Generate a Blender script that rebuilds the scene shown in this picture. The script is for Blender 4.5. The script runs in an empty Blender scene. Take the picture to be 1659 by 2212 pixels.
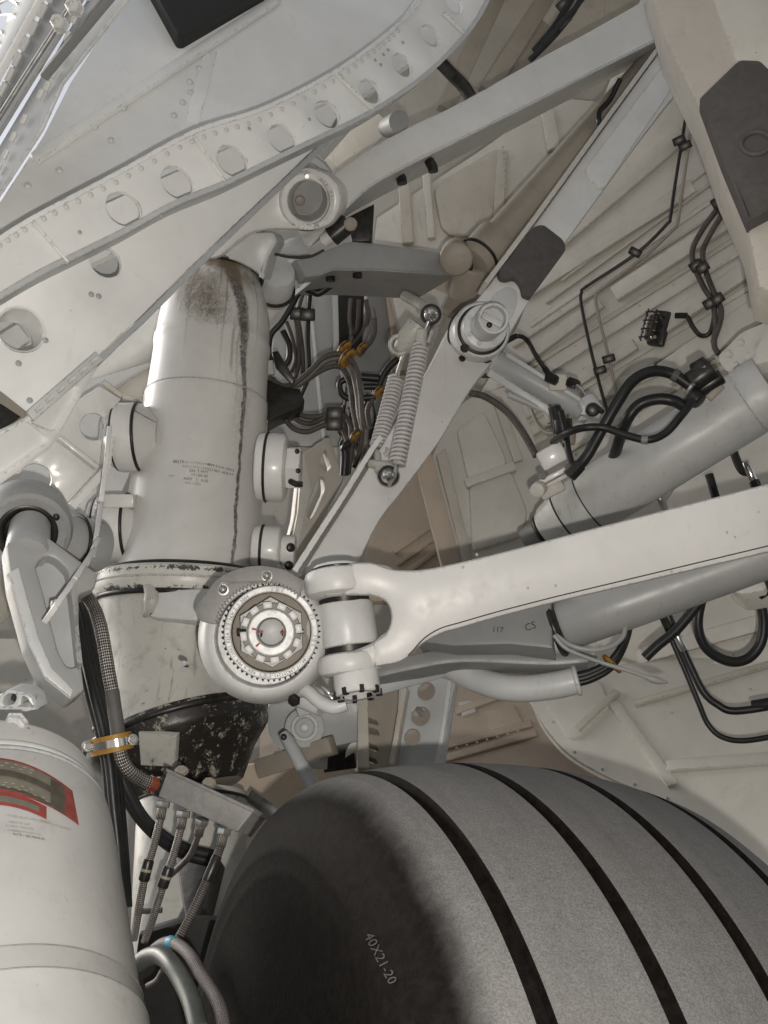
import bpy, bmesh, math, random
from mathutils import Vector, Matrix, geometry
from mathutils.bvhtree import BVHTree
random.seed(7)
R=math.radians
sc=bpy.context.scene
COL=sc.collection
# ---------------------------------------------------------------- camera
F=2074.0; CX,CY=829.5,1106.0          # focal length and centre of the photograph
PITCH=R(18); CAMH=1.15
CAM=Vector((0,0,CAMH)); RM=Matrix.Rotation(PITCH,3,'X')
cd=bpy.data.cameras.new('camera'); cd.sensor_fit='VERTICAL'; cd.sensor_height=36; cd.lens=36*F/2212
cd.clip_start=.02; cd.clip_end=500
cam=bpy.data.objects.new('camera',cd); COL.objects.link(cam)
cam.location=CAM; cam.rotation_euler=(R(90)+PITCH,0,0); sc.camera=cam
# ---------------------------------------------------------------- sky, sun, camera flash
SUN=Vector((-.80,.44,.42)).normalized()          # towards the sun
elev=math.asin(SUN.z); azim=math.atan2(SUN.x,SUN.y)
w=bpy.data.worlds.new('World'); sc.world=w; w.use_nodes=True
nt=w.node_tree; bg=nt.nodes['Background']; sk=nt.nodes.new('ShaderNodeTexSky')
sk.sky_type='NISHITA'; sk.sun_disc=False; sk.sun_elevation=elev; sk.sun_rotation=azim
hs_=nt.nodes.new('ShaderNodeHueSaturation'); hs_.inputs['Saturation'].default_value=.35   # overcast: whiter than a clear sky
nt.links.new(sk.outputs[0],hs_.inputs['Color']); nt.links.new(hs_.outputs[0],bg.inputs[0]); bg.inputs[1].default_value=.15; sk.dust_density=2; sk.ozone_density=.6
sd=bpy.data.lights.new('sun','SUN'); sd.energy=1.5; sd.angle=R(14); sd.color=(1,.95,.88)
so=bpy.data.objects.new('sun',sd); COL.objects.link(so); so.rotation_euler=SUN.to_track_quat('Z','Y').to_euler(); so.location=(-6,3,6)
fd=bpy.data.lights.new('camera_flash','POINT'); fd.energy=90; fd.shadow_soft_size=.011; fd.color=(1,.945,.87)
fo=bpy.data.objects.new('camera_flash',fd); COL.objects.link(fo); fo.location=CAM+RM@Vector((.035,0,-.075))
vs=sc.view_settings; vs.view_transform='Standard'; vs.look='None'; vs.exposure=0.15; vs.gamma=1; vs.use_curve_mapping=False
# ---------------------------------------------------------------- geometry helpers
def ray(x,y): return RM@Vector(((x-CX)/F,1,(CY-y)/F))
def P(x,y,d): return CAM+ray(x,y)*d
def px(r,d): return r/F*d
class Pl:
    """a plane through three points given as (x, y, distance)"""
    def __init__(s,a,b,c):
        A,B,C=P(*a),P(*b),P(*c); s.o=A; s.n=(B-A).cross(C-A).normalized()
        if s.n.dot(CAM-A)<0: s.n=-s.n
        right=RM@Vector((1,0,0)); s.e1=(right-s.n*right.dot(s.n)).normalized(); s.e2=s.n.cross(s.e1)
    def at(s,x,y,lift=0):
        r=ray(x,y); t=(s.o-CAM).dot(s.n)/r.dot(s.n); return CAM+r*t+s.n*lift
    def d(s,x,y): r=ray(x,y); return (s.o-CAM).dot(s.n)/r.dot(s.n)
    def to2(s,x,y): v=s.at(x,y)-s.o; return (v.dot(s.e1),v.dot(s.e2))
def lpl(a,b,tilt=(0,0)):
    """plane holding the line a-b and facing the viewer as squarely as it can; tilt leans its normal right / up"""
    A,B=P(*a),P(*b); ax=(B-A).normalized(); v=(CAM-(A+B)/2).normalized()+RM@Vector((tilt[0],0,tilt[1])); n=(v-ax*v.dot(ax)).normalized()
    p=Pl.__new__(Pl); p.o=A; p.n=n; right=RM@Vector((1,0,0)); p.e1=(right-n*right.dot(n)).normalized(); p.e2=n.cross(p.e1); return p
def flat(x,y,d): return Pl((x,y,d),(x+100,y,d),(x,y-100,d))
WL={}
def obj(name,bm,mat,par=None,sharp=32,weld=True):
    if weld: bmesh.ops.remove_doubles(bm,verts=bm.verts,dist=1e-6)
    me=bpy.data.meshes.new(name); 
    c=Vector((0,0,0))
    for v in bm.verts: c+=v.co
    c/=max(1,len(bm.verts))
    for v in bm.verts: v.co-=c
    bm.to_mesh(me); bm.free()
    return meshobj(name,me,c,mat,par,sharp)
def meshobj(name,me,c,mat,par=None,sharp=32):
    if mat and not me.materials: me.materials.append(mat)
    if sharp and len(me.polygons):
        me.polygons.foreach_set('use_smooth',[True]*len(me.polygons)); me.set_sharp_from_angle(angle=R(sharp))
    o=bpy.data.objects.new(name,me); COL.objects.link(o); WL[o.name]=Vector(c)
    if par: o.parent=par; o.location=c-WL[par.name]
    else: o.location=c
    return o
def copy(o,p,par=None,rot=None):
    c=o.copy(); COL.objects.link(c); WL[c.name]=Vector(p); c.parent=par
    c.location=p-WL[par.name] if par else p
    if rot is not None: c.rotation_mode='QUATERNION'; c.rotation_quaternion=rot
    return c
def tag(o,label,cat,group=None):
    o['label']=label; o['category']=cat
    if group: o['group']=group
    return o
def thing(name,label,cat,p,group=None):
    o=bpy.data.objects.new(name,None); o.empty_display_size=.05; COL.objects.link(o); o.location=p; WL[o.name]=Vector(p)
    return tag(o,label,cat,group)
def cr(pts,n=6,closed=False):
    """Catmull-Rom curve through points of any dimension"""
    L=[Vector(p) for p in pts]; out=[]; m=len(L)
    if m<3 and not closed: return L
    seg=m if closed else m-1
    for i in range(seg):
        p1,p2=L[i],L[(i+1)%m]
        p0=L[i-1] if (i>0 or closed) else p1*2-p2
        p3=L[(i+2)%m] if (i+2<m or closed) else p2*2-p1
        for k in range(n):
            t=k/n
            out.append(.5*((2*p1)+(p2-p0)*t+(2*p0-5*p1+4*p2-p3)*t*t+(3*p1-p0-3*p2+p3)*t**3))
    if not closed: out.append(L[-1])
    return out
def rp(pts,r=10,n=4):
    """polygon with rounded corners; a point may carry its own radius"""
    out=[]; m=len(pts)
    for i in range(m):
        a=Vector(pts[i-1][:2]); b=Vector(pts[i][:2]); c=Vector(pts[(i+1)%m][:2]); rr=pts[i][2] if len(pts[i])>2 else r
        if rr<=0: out.append(b[:]); continue
        d1=(a-b); d2=(c-b); q=min(rr,d1.length*.48,d2.length*.48)
        s=b+d1.normalized()*q; e=b+d2.normalized()*q
        for k in range(n+1):
            t=k/n; out.append(((1-t)**2*s+2*t*(1-t)*b+t*t*e)[:])
    return out
def area(l): return sum(l[i-1][0]*l[i][1]-l[i][0]*l[i-1][1] for i in range(len(l)))
def inset(l,b):
    out=[]; m=len(l)
    for i in range(m):
        p=Vector(l[i]); d1=(p-Vector(l[i-1])); d2=(Vector(l[(i+1)%m])-p)
        if d1.length<1e-9 or d2.length<1e-9: out.append(p); continue
        d1.normalize(); d2.normalize(); n1=Vector((-d1.y,d1.x)); n2=Vector((-d2.y,d2.x)); q=n1+n2
        k=max(.35,q.length_squared/2); out.append(p+q*(b/k))
    return out
def dedupe(l):
    o=[]
    for p in l:
        if not o or (Vector(p[:2])-Vector(o[-1][:2])).length>1e-7: o.append(p)
    if (Vector(o[0][:2])-Vector(o[-1][:2])).length<1e-7: o.pop()
    return o
def prism_bm(bm,o,e1,e2,n,outer,holes,th,bev=.003,back=True):
    loops=[]
    for k,l in enumerate([outer]+list(holes)):
        l=dedupe([tuple(p[:2]) for p in l])
        if (area(l)>0)!=(k==0): l=l[::-1]
        loops.append(l)
    fe=[]; be=[]
    for l in loops:
        lv=[(bev,0),(bev*.3,-bev*.3),(0,-bev),(0,-th)] if bev>0 else [(0,0),(0,-th)]
        rings=[]
        for b,z in lv:
            q=inset(l,b) if b>0 else l
            rings.append([bm.verts.new(o+e1*p[0]+e2*p[1]+n*z) for p in q])
        m=len(l)
        for a,b in zip(rings,rings[1:]):
            for i in range(m): bm.faces.new((a[i-1],a[i],b[i],b[i-1]))
        for i in range(m):
            fe.append(bm.edges.get((rings[0][i-1],rings[0][i]))); be.append(bm.edges.get((rings[-1][i-1],rings[-1][i])))
    bmesh.ops.triangle_fill(bm,use_beauty=True,use_dissolve=False,edges=fe,normal=n)
    if back: bmesh.ops.triangle_fill(bm,use_beauty=True,use_dissolve=False,edges=be,normal=-n)
    bmesh.ops.recalc_face_normals(bm,faces=bm.faces)
def prism(name,fr,outer,th,mat,par=None,holes=(),bev=.003,sharp=32):
    bm=bmesh.new(); prism_bm(bm,*fr,outer,holes,th,bev); return obj(name,bm,mat,par,sharp)
def circ(cx,cy,r,n=36,ph=0): return [(cx+r*math.cos(2*math.pi*k/n+ph),cy+r*math.sin(2*math.pi*k/n+ph)) for k in range(n)]
def plate(name,pl,outline,th,mat,par=None,holes=(),bev=.003,lift=0,sharp=32):
    """a plate of thickness th whose front lies in plane pl; outline and holes as seen in the photograph"""
    o2=[pl.to2(p[0],p[1]) for p in outline]; h2=[]
    for h in holes:
        if isinstance(h,tuple) and len(h)==3 and not isinstance(h[0],(tuple,list,Vector)):
            c=pl.to2(h[0],h[1]); h2.append(circ(c[0],c[1],px(h[2],pl.d(h[0],h[1])),32))
        else: h2.append([pl.to2(p[0],p[1]) for p in h])
    return prism(name,(pl.o+pl.n*lift,pl.e1,pl.e2,pl.n),o2,th,mat,par,h2,bev,sharp)
def basis(a):
    a=a.normalized(); t=(CAM-Vector((0,2.2,CAMH+.8))); t=t-a*t.dot(a)
    if t.length<.05: t=Vector((0,0,1))-a*a.z
    e1=t.normalized(); return a,e1,a.cross(e1)
def lathe_bm(bm,p0,p1,prof,n=48,cap=(True,True)):
    """surface of revolution about p0-p1; prof = [(distance along axis in metres, radius)]; uv: u round, v metres"""
    uvl=bm.loops.layers.uv.verify()
    a,e1,e2=basis(p1-p0); rings=[]
    for t,r in prof:
        rings.append([bm.verts.new(p0+a*t+(e1*math.cos(2*math.pi*(k/n-.5))+e2*math.sin(2*math.pi*(k/n-.5)))*max(r,1e-5)) for k in range(n)])
    for j in range(len(prof)-1):
        for k in range(n):
            k2=(k+1)%n
            f=bm.faces.new((rings[j][k],rings[j][k2],rings[j+1][k2],rings[j+1][k]))
            for lp,(u,v) in zip(f.loops,((k/n,prof[j][0]),((k+1)/n,prof[j][0]),((k+1)/n,prof[j+1][0]),(k/n,prof[j+1][0]))): lp[uvl].uv=(u,v)
    if cap[0] and prof[0][1]>1e-4: bm.faces.new(rings[0][::-1])
    if cap[1] and prof[-1][1]>1e-4: bm.faces.new(rings[-1])
    bmesh.ops.recalc_face_normals(bm,faces=bm.faces)
def lathe(name,p0,p1,prof,mat,par=None,n=48,cap=(True,True),sharp=32):
    bm=bmesh.new(); lathe_bm(bm,p0,p1,prof,n,cap); return obj(name,bm,mat,par,sharp,weld=False)
def cyl(name,p0,p1,r,mat,par=None,n=32,bev=None,r2=None):
    L=(p1-p0).length; r2=r if r2 is None else r2; b=min(.004,r*.2,L*.3) if bev is None else bev
    pr=[(0,r-b),(b*.3,r-b*.3),(b,r),(L-b,r2),(L-b*.3,r2-b*.3),(L,r2-b)] if b>0 else [(0,r),(L,r2)]
    return lathe(name,p0,p1,pr,mat,par,n)
def tube_bm(bm,pts,r,n=12,cap=True,radii=None):
    uvl=bm.loops.layers.uv.verify(); m=len(pts); rings=[]; v=0; vs=[]
    T=[(pts[min(i+1,m-1)]-pts[max(i-1,0)]).normalized() for i in range(m)]
    e=T[0].cross(Vector((.13,.21,.97))).normalized(); 
    for i in range(m):
        if i: v+=(pts[i]-pts[i-1]).length
        e=(e-T[i]*e.dot(T[i])).normalized(); f=T[i].cross(e); rr=radii[i] if radii else r
        rings.append([bm.verts.new(pts[i]+(e*math.cos(2*math.pi*k/n)+f*math.sin(2*math.pi*k/n))*rr) for k in range(n)]); vs.append(v)
    for j in range(m-1):
        for k in range(n):
            f=bm.faces.new((rings[j][k],rings[j][(k+1)%n],rings[j+1][(k+1)%n],rings[j+1][k]))
            for lp,(a,b) in zip(f.loops,((k/n,vs[j]),((k+1)/n,vs[j]),((k+1)/n,vs[j+1]),(k/n,vs[j+1]))): lp[uvl].uv=(a,b/(2*math.pi*r))
    if cap: bm.faces.new(rings[0][::-1]); bm.faces.new(rings[-1])
def tube(name,pts,r,mat,par=None,n=12,radii=None):
    bm=bmesh.new(); tube_bm(bm,pts,r,n,True,radii); bmesh.ops.recalc_face_normals(bm,faces=bm.faces); return obj(name,bm,mat,par,50,weld=False)
def PT(pts,n=6,z=0): return [P(*q) for q in cr(pts,n)]
def box_bm(bm,c,e1,e2,e3,a,b,t,bev=.003):
    vs=[bm.verts.new(c+e1*(sx*a/2)+e2*(sy*b/2)+e3*(sz*t/2)) for sx in(-1,1) for sy in(-1,1) for sz in(-1,1)]
    fs=[bm.faces.new([vs[i] for i in q]) for q in((0,1,3,2),(4,6,7,5),(0,4,5,1),(2,3,7,6),(0,2,6,4),(1,5,7,3))]
    bmesh.ops.recalc_face_normals(bm,faces=fs)
    if bev>0:
        es=list({e for f in fs for e in f.edges}); bmesh.ops.bevel(bm,geom=es,offset=bev,segments=2,affect='EDGES',profile=.5)
def box(name,c,e1,e2,e3,a,b,t,mat,par=None,bev=.003):
    bm=bmesh.new(); box_bm(bm,c,e1,e2,e3,a,b,t,bev); return obj(name,bm,mat,par)
def frame_of(n,up=None):
    n=n.normalized(); up=up or (RM@Vector((0,0,1))); e2=(up-n*up.dot(n)).normalized(); e1=e2.cross(n); return e1,e2,n
def bar(name,a,b,wd,th,mat,par=None,nrm=None,bev=.003):
    """rectangular bar from a to b"""
    ax=(b-a); n=(nrm or (CAM-(a+b)/2)); n=(n-ax.normalized()*n.dot(ax.normalized())).normalized()
    return box(name,(a+b)/2,ax.normalized(),n.cross(ax.normalized()),n,ax.length,wd,th,mat,par,bev)
_bolt={}
def bolt(p,n,r,mat,par,name='bolt',h=.6,sides=6,rnd=False):
    """bolt head (hexagonal, or domed rivet) sharing one mesh per kind"""
    key=(name,mat.name,round(r,4),sides,h,rnd); q=Vector((0,0,1)).rotation_difference(n.normalized())
    if key not in _bolt:
        bm=bmesh.new()
        if rnd: prof=[(0,r),(r*h*.6,r*.82),(r*h*.9,r*.45),(r*h,.0)]
        else: prof=[(0,r*1.18),(r*.12,r*1.18),(r*.12,r),(r*h*.85,r),(r*h,r*.8),(r*h,r*.45),(r*h*.8,r*.4)]
        rings=[[bm.verts.new((rr*math.cos(2*math.pi*k/sides),rr*math.sin(2*math.pi*k/sides),t)) for k in range(sides)] for t,rr in prof]
        for a,b in zip(rings,rings[1:]):
            for k in range(sides): bm.faces.new((a[k-1],a[k],b[k],b[k-1]))
        bm.faces.new(rings[-1]); me=bpy.data.meshes.new(name); bmesh.ops.recalc_face_normals(bm,faces=bm.faces); bm.to_mesh(me); bm.free()
        me.materials.append(mat)
        if rnd: me.polygons.foreach_set('use_smooth',[True]*len(me.polygons))
        _bolt[key]=me
    o=bpy.data.objects.new(name,_bolt[key]); COL.objects.link(o); WL[o.name]=Vector(p); o.parent=par
    o.location=p-WL[par.name]; o.rotation_mode='QUATERNION'; o.rotation_quaternion=q; return o
def text_mesh(s,size=1):
    c=bpy.data.curves.new('print','FONT'); c.body=s; c.size=size; c.align_x='CENTER'; c.resolution_u=2
    o=bpy.data.objects.new('print',c); COL.objects.link(o); bpy.context.view_layer.update()
    me=bpy.data.meshes.new_from_object(o.evaluated_get(bpy.context.evaluated_depsgraph_get()))
    bpy.data.objects.remove(o); bpy.data.curves.remove(c); return me
def text(name,s,size,fn,mat,par):
    """lettering; fn maps the flat letter coordinates to a point on the surface"""
    me=text_mesh(s,size); co=[fn(v.co.x,v.co.y) for v in me.vertices]; c=sum(co,Vector())/len(co)
    for v,p in zip(me.vertices,co): v.co=p-c
    me.update(); return meshobj(name,me,c,mat,par,0)
def bvh(*objs):
    vs=[];ps=[]
    for o in objs:
        b=len(vs); L=WL[o.name]; vs+=[v.co+L for v in o.data.vertices]; ps+=[[b+i for i in p.vertices] for p in o.data.polygons]
    return BVHTree.FromPolygons(vs,ps)
def hit(t,x,y,off=.0008):
    r=ray(x,y).normalized(); q=t.ray_cast(CAM,r)
    if q[0] is None: return None
    n=q[1] if q[1].dot(r)<0 else -q[1]; return q[0]+n*off
def decal(name,t,quad,mat,par,nx=12,ny=4,off=.0008):
    """thin printed patch lying on a curved surface; quad = four corners or a function (s,t)->(x,y)"""
    bm=bmesh.new(); g=[]
    for j in range(ny+1):
        row=[]
        for i in range(nx+1):
            s,u=i/nx,j/ny
            if callable(quad): x,y=quad(s,u)
            else:
                a,b,c,d=[Vector(q) for q in quad]; q=(a*(1-s)+b*s)*(1-u)+(d*(1-s)+c*s)*u; x,y=q
            h=hit(t,x,y,off); row.append(bm.verts.new(h) if h else None)
        g.append(row)
    for j in range(ny):
        for i in range(nx):
            f=[g[j][i],g[j][i+1],g[j+1][i+1],g[j+1][i]]
            if all(f): bm.faces.new(f)
    for v in [v for v in bm.verts if not v.link_faces]: bm.verts.remove(v)
    return obj(name,bm,mat,par,60,weld=False)
# ---------------------------------------------------------------- materials
class N:
    def __init__(s,name):
        s.m=bpy.data.materials.new(name); s.m.use_nodes=True; s.t=s.m.node_tree; s.b=s.t.nodes['Principled BSDF']
    def n(s,k,**kw):
        q=s.t.nodes.new(k)
        for a,b in kw.items():
            if a.startswith('i_'): q.inputs[a[2:].replace('_',' ')].default_value=b
            else: setattr(q,a,b)
        return q
    def l(s,a,b): s.t.links.new(a,b)
    def mth(s,op,a,b=None,c=None,clamp=False):
        q=s.n('ShaderNodeMath',operation=op,use_clamp=clamp)
        for i,v in enumerate((a,b,c)):
            if v is None: continue
            if isinstance(v,(int,float)): q.inputs[i].default_value=v
            else: s.l(v,q.inputs[i])
        return q.outputs[0]
    def noise(s,vec,scale,detail=4,rough=.55,dist=0):
        q=s.n('ShaderNodeTexNoise'); q.inputs['Scale'].default_value=scale; q.inputs['Detail'].default_value=detail; q.inputs['Roughness'].default_value=rough; q.inputs['Distortion'].default_value=dist
        s.l(vec,q.inputs['Vector']); return q.outputs[0]
    def ramp(s,f,a,b,c0=(0,0,0,1),c1=(1,1,1,1)):
        q=s.n('ShaderNodeMapRange',interpolation_type='SMOOTHSTEP'); s.l(f,q.inputs[0]); q.inputs[1].default_value=a; q.inputs[2].default_value=b; return q.outputs[0]
    def mix(s,f,a,b):
        q=s.n('ShaderNodeMix',data_type='RGBA')
        if isinstance(f,(int,float)): q.inputs[0].default_value=f
        else: s.l(f,q.inputs[0])
        for i,v in ((6,a),(7,b)):
            if isinstance(v,(tuple,list)): q.inputs[i].default_value=(*v[:3],1)
            else: s.l(v,q.inputs[i])
        return q.outputs[2]
    def bump(s,h,st,dist=.002):
        q=s.n('ShaderNodeBump'); q.inputs['Strength'].default_value=st; q.inputs['Distance'].default_value=dist; s.l(h,q.inputs['Height']); s.l(q.outputs[0],s.b.inputs['Normal']); return q
def paint(name,col,rough=.38,dirt=.5,grime=(.16,.13,.10),scale=1.0,bump=.12,coat=.0,streaky=False,extra=None):
    """aged gloss paint: slow tone variation, dust film, specks and scuffs, orange peel"""
    a=N(name); tc=a.n('ShaderNodeTexCoord'); v=tc.outputs['Object']
    big=a.noise(v,3.2*scale,5,.6,.6); med=a.noise(v,17*scale,6,.65,.4); fine=a.noise(v,130*scale,3,.6)
    c=a.mix(a.ramp(big,.3,.72),tuple(x*.90 for x in col),tuple(min(1,x*1.06) for x in col))
    film=a.mth('MULTIPLY',a.ramp(med,.48,.80),.42*dirt); c=a.mix(film,c,tuple(.45*x+.55*g for x,g in zip(col,grime)))
    sp=a.mth('MULTIPLY',a.ramp(fine,.735,.79),a.ramp(med,.42,.66)); sp=a.mth('MULTIPLY',sp,.8*dirt); c=a.mix(sp,c,grime)
    vo=a.n('ShaderNodeTexVoronoi',feature='F1'); vo.inputs['Scale'].default_value=26*scale; a.l(v,vo.inputs['Vector'])
    chip=a.mth('MULTIPLY',a.mth('LESS_THAN',vo.outputs['Distance'],.055),a.ramp(big,.5,.6)); c=a.mix(a.mth('MULTIPLY',chip,.75*dirt),c,(.10,.09,.08))
    mp=a.n('ShaderNodeMapping'); mp.inputs['Scale'].default_value=(1,1,.10); a.l(v,mp.inputs['Vector'])
    st_=a.noise(mp.outputs[0],48*scale,4,.6,.3); run=a.mth('MULTIPLY',a.ramp(st_,.60,.72),a.mth('MULTIPLY',a.ramp(big,.42,.60),.40*dirt)); c=a.mix(run,c,tuple(.3*x+.7*g for x,g in zip(col,grime)))
    m2=a.n('ShaderNodeMapping'); m2.inputs['Scale'].default_value=(.25,1,1.2); m2.inputs['Rotation'].default_value=(.4,.7,.5); a.l(v,m2.inputs['Vector'])
    sf=a.noise(m2.outputs[0],95*scale,3,.7,.6); scf=a.mth('MULTIPLY',a.ramp(sf,.68,.72),a.mth('MULTIPLY',a.ramp(med,.50,.58),.55*dirt)); c=a.mix(scf,c,grime)
    bv=a.n('ShaderNodeBevel',samples=4); bv.inputs['Radius'].default_value=.006; ge=a.n('ShaderNodeNewGeometry'); dp=a.n('ShaderNodeVectorMath',operation='DOT_PRODUCT'); a.l(bv.outputs[0],dp.inputs[0]); a.l(ge.outputs['Normal'],dp.inputs[1])
    edge=a.ramp(dp.outputs['Value'],.985,.90); chipn=a.noise(v,75*scale,5,.7,.8)
    c=a.mix(a.mth('MULTIPLY',a.mth('MULTIPLY',edge,a.ramp(chipn,.50,.60)),.75),c,(.12,.105,.09))
    if extra: c=extra(a,v,c)
    a.l(c,a.b.inputs['Base Color'])
    rr=a.mth('ADD',a.mth('MULTIPLY',med,.28),rough-.12); a.l(a.mth('ADD',rr,a.mth('MULTIPLY',film,.5)),a.b.inputs['Roughness'])
    a.bump(a.mth('ADD',a.mth('MULTIPLY',med,.7),a.mth('MULTIPLY',fine,.25)),bump,.0016)
    a.b.inputs['Specular IOR Level'].default_value=.45
    if coat: a.b.inputs['Coat Weight'].default_value=coat; a.b.inputs['Coat Roughness'].default_value=.14
    return a.m
def plain(name,col,rough=.5,metal=0,var=.25,scale=40,bump=.1,spec=.4):
    a=N(name); v=a.n('ShaderNodeTexCoord').outputs['Object']; f=a.noise(v,scale,5,.6,.3); g=a.noise(v,scale*.14,3)
    k=a.mth('ADD',a.mth('MULTIPLY',f,.6),a.mth('MULTIPLY',g,.4))
    a.l(a.mix(a.ramp(k,.3,.7),tuple(x*(1-var) for x in col),tuple(min(1,x*(1+var)) for x in col)),a.b.inputs['Base Color'])
    a.l(a.mth('ADD',a.mth('MULTIPLY',f,.25),rough-.12),a.b.inputs['Roughness']); a.b.inputs['Metallic'].default_value=metal
    a.b.inputs['Specular IOR Level'].default_value=spec; a.bump(f,bump,.001); return a.m
def braid(name,c0,c1,k=9,metal=.75,rough=.38):
    """woven wire sleeve, drawn in the hose's own length and circumference"""
    a=N(name); uv=a.n('ShaderNodeUVMap').outputs[0]; s=a.n('ShaderNodeSeparateXYZ'); a.l(uv,s.inputs[0])
    u=a.mth('MULTIPLY',s.outputs[0],2*math.pi*k); w_=a.mth('MULTIPLY',s.outputs[1],2*math.pi*k*.8)
    A=a.mth('SINE',a.mth('ADD',u,w_)); B=a.mth('SINE',a.mth('SUBTRACT',u,w_)); h=a.mth('MULTIPLY',A,B)
    hh=a.ramp(h,-.7,.9); v=a.n('ShaderNodeTexCoord').outputs['Object']; d=a.noise(v,22,4)
    c=a.mix(hh,c0,c1); c=a.mix(a.mth('MULTIPLY',a.ramp(d,.45,.75),.6),c,tuple(x*.6 for x in c0))
    a.l(c,a.b.inputs['Base Color']); a.b.inputs['Metallic'].default_value=metal; a.b.inputs['Roughness'].default_value=rough; a.bump(hh,.9,.0012); return a.m
def dark_marks(a,v,c):
    n=a.noise(v,34,6,.7,1.2); m=a.noise(v,7,3); return a.mix(a.mth('MULTIPLY',a.ramp(n,.60,.66),a.ramp(m,.5,.62)),c,(.035,.03,.025))
WH=(.70,.69,.665)
M={}
M['white']=paint('white_gloss_paint',WH,.36,.35)
M['door']=paint('door_white_paint',(.86,.855,.835),.30,.3,(.30,.29,.27),.7,.10)
M['strutlow']=paint('dusty_white_paint',(.46,.445,.405),.42,2.0,(.10,.09,.075),1.2,.2,extra=dark_marks)
M['joint']=paint('joint_white_paint',(.58,.58,.57),.33,.7,(.14,.12,.10),1.3)
M['arm']=paint('arm_white_paint',(.63,.615,.595),.36,.6,(.2,.17,.14),.8,.14)
M['grey']=paint('grey_paint',(.42,.43,.43),.36,.5,(.12,.11,.10),1.1)
M['greyl']=paint('light_grey_paint',(.56,.565,.56),.36,.5,(.14,.12,.10),1.1)
M['bay']=paint('bay_offwhite_paint',(.49,.455,.40),.5,.9,(.17,.14,.11),.8,.15)
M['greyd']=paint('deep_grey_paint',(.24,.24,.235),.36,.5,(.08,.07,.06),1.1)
M['bayw']=paint('bay_pale_paint',(.575,.55,.50),.45,.7,(.20,.17,.13),.8,.15)
M['greym']=paint('mid_grey_paint',(.33,.33,.325),.36,.5,(.09,.08,.07),1.1)
M['beige']=paint('beige_primer_paint',(.47,.39,.31),.5,.8,(.18,.13,.09),.9)
M['brown']=paint('brown_grey_paint',(.30,.265,.22),.45,.9,(.08,.07,.055),1.2)
M['darkw']=paint('oily_white_paint',(.44,.43,.39),.34,1.3,(.05,.042,.035),1.5,.25,extra=dark_marks)
M['pad']=plain('dark_rubber_pad',(.085,.078,.074),.62,0,.18,60,.2)
M['padb']=plain('black_rubber_pad',(.022,.022,.021),.55,0,.2,60,.2)
M['hose']=plain('black_hose_rubber',(.012,.0125,.013),.42,0,.3,50,.15)
M['hoseg']=plain('grey_green_hose',(.065,.073,.067),.42,0,.3,50,.15)
M['hosep']=braid('mauve_braided_hose',(.085,.07,.07),(.21,.185,.185),12,.1,.5)
M['braid']=braid('steel_braid',(.05,.045,.042),(.50,.46,.43),9)
M['braidd']=braid('dull_braid',(.035,.03,.027),(.24,.21,.19),8,.5,.45)
M['steel']=plain('bare_steel',(.50,.49,.47),.32,.9,.2,60,.08)
M['zinc']=plain('grey_zinc_plate',(.215,.205,.195),.55,.15,.16,90,.15)
M['nut']=paint('satin_silver_paint',(.64,.63,.61),.34,.5,(.12,.10,.09),2.5)
M['chrome']=plain('polished_steel',(.6,.58,.55),.14,1,.1,20,.03)
M['dark']=plain('dark_steel',(.04,.038,.035),.36,.6,.4,60,.15)
M['black']=plain('black_shade_and_parts',(.012,.011,.010),.6,0,.4,60,.2)  # black standing in for shade in cavity and slots; also plain black parts
M['yellow']=plain('amber_cushion_clamp',(.26,.135,.02),.5,0,.3,50,.15)
M['red']=plain('red_label_ink',(.24,.05,.042),.5,0,.25,60,.05)
M['redm']=plain('red_torque_mark',(.32,.02,.03),.5,0,.2,60,.05)
M['olive']=plain('olive_label_ink',(.075,.068,.05),.5,0,.25,60,.05)
M['oliveg']=plain('grey_label_ink',(.155,.142,.115),.5,0,.2,60,.05)
M['ink']=plain('black_stencil_ink',(.035,.033,.032),.6,0,.4,150,.02)
M['inkf']=plain('faded_stencil_ink',(.26,.25,.24),.6,0,.35,150,.02)
M['goldd']=plain('gold_dashes_ink',(.40,.36,.24),.5,0,.2,60,.02)
M['chalk']=plain('pale_scuffed_lettering',(.030,.028,.027),.7,0,.95,90,.1)
M['blue']=plain('blue_tape',(.03,.24,.36),.5,0,.2,60,.05)
M['rustred']=plain('red_brown_sealant',(.16,.035,.02),.5,0,.4,60,.2)
M['spring']=paint('spring_grey_paint',(.52,.49,.48),.36,.4,(.12,.1,.09),3)
M['glass']=plain('lamp_dark_lens',(.05,.04,.03),.12,.0,.3,40,.02,.6)
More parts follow.
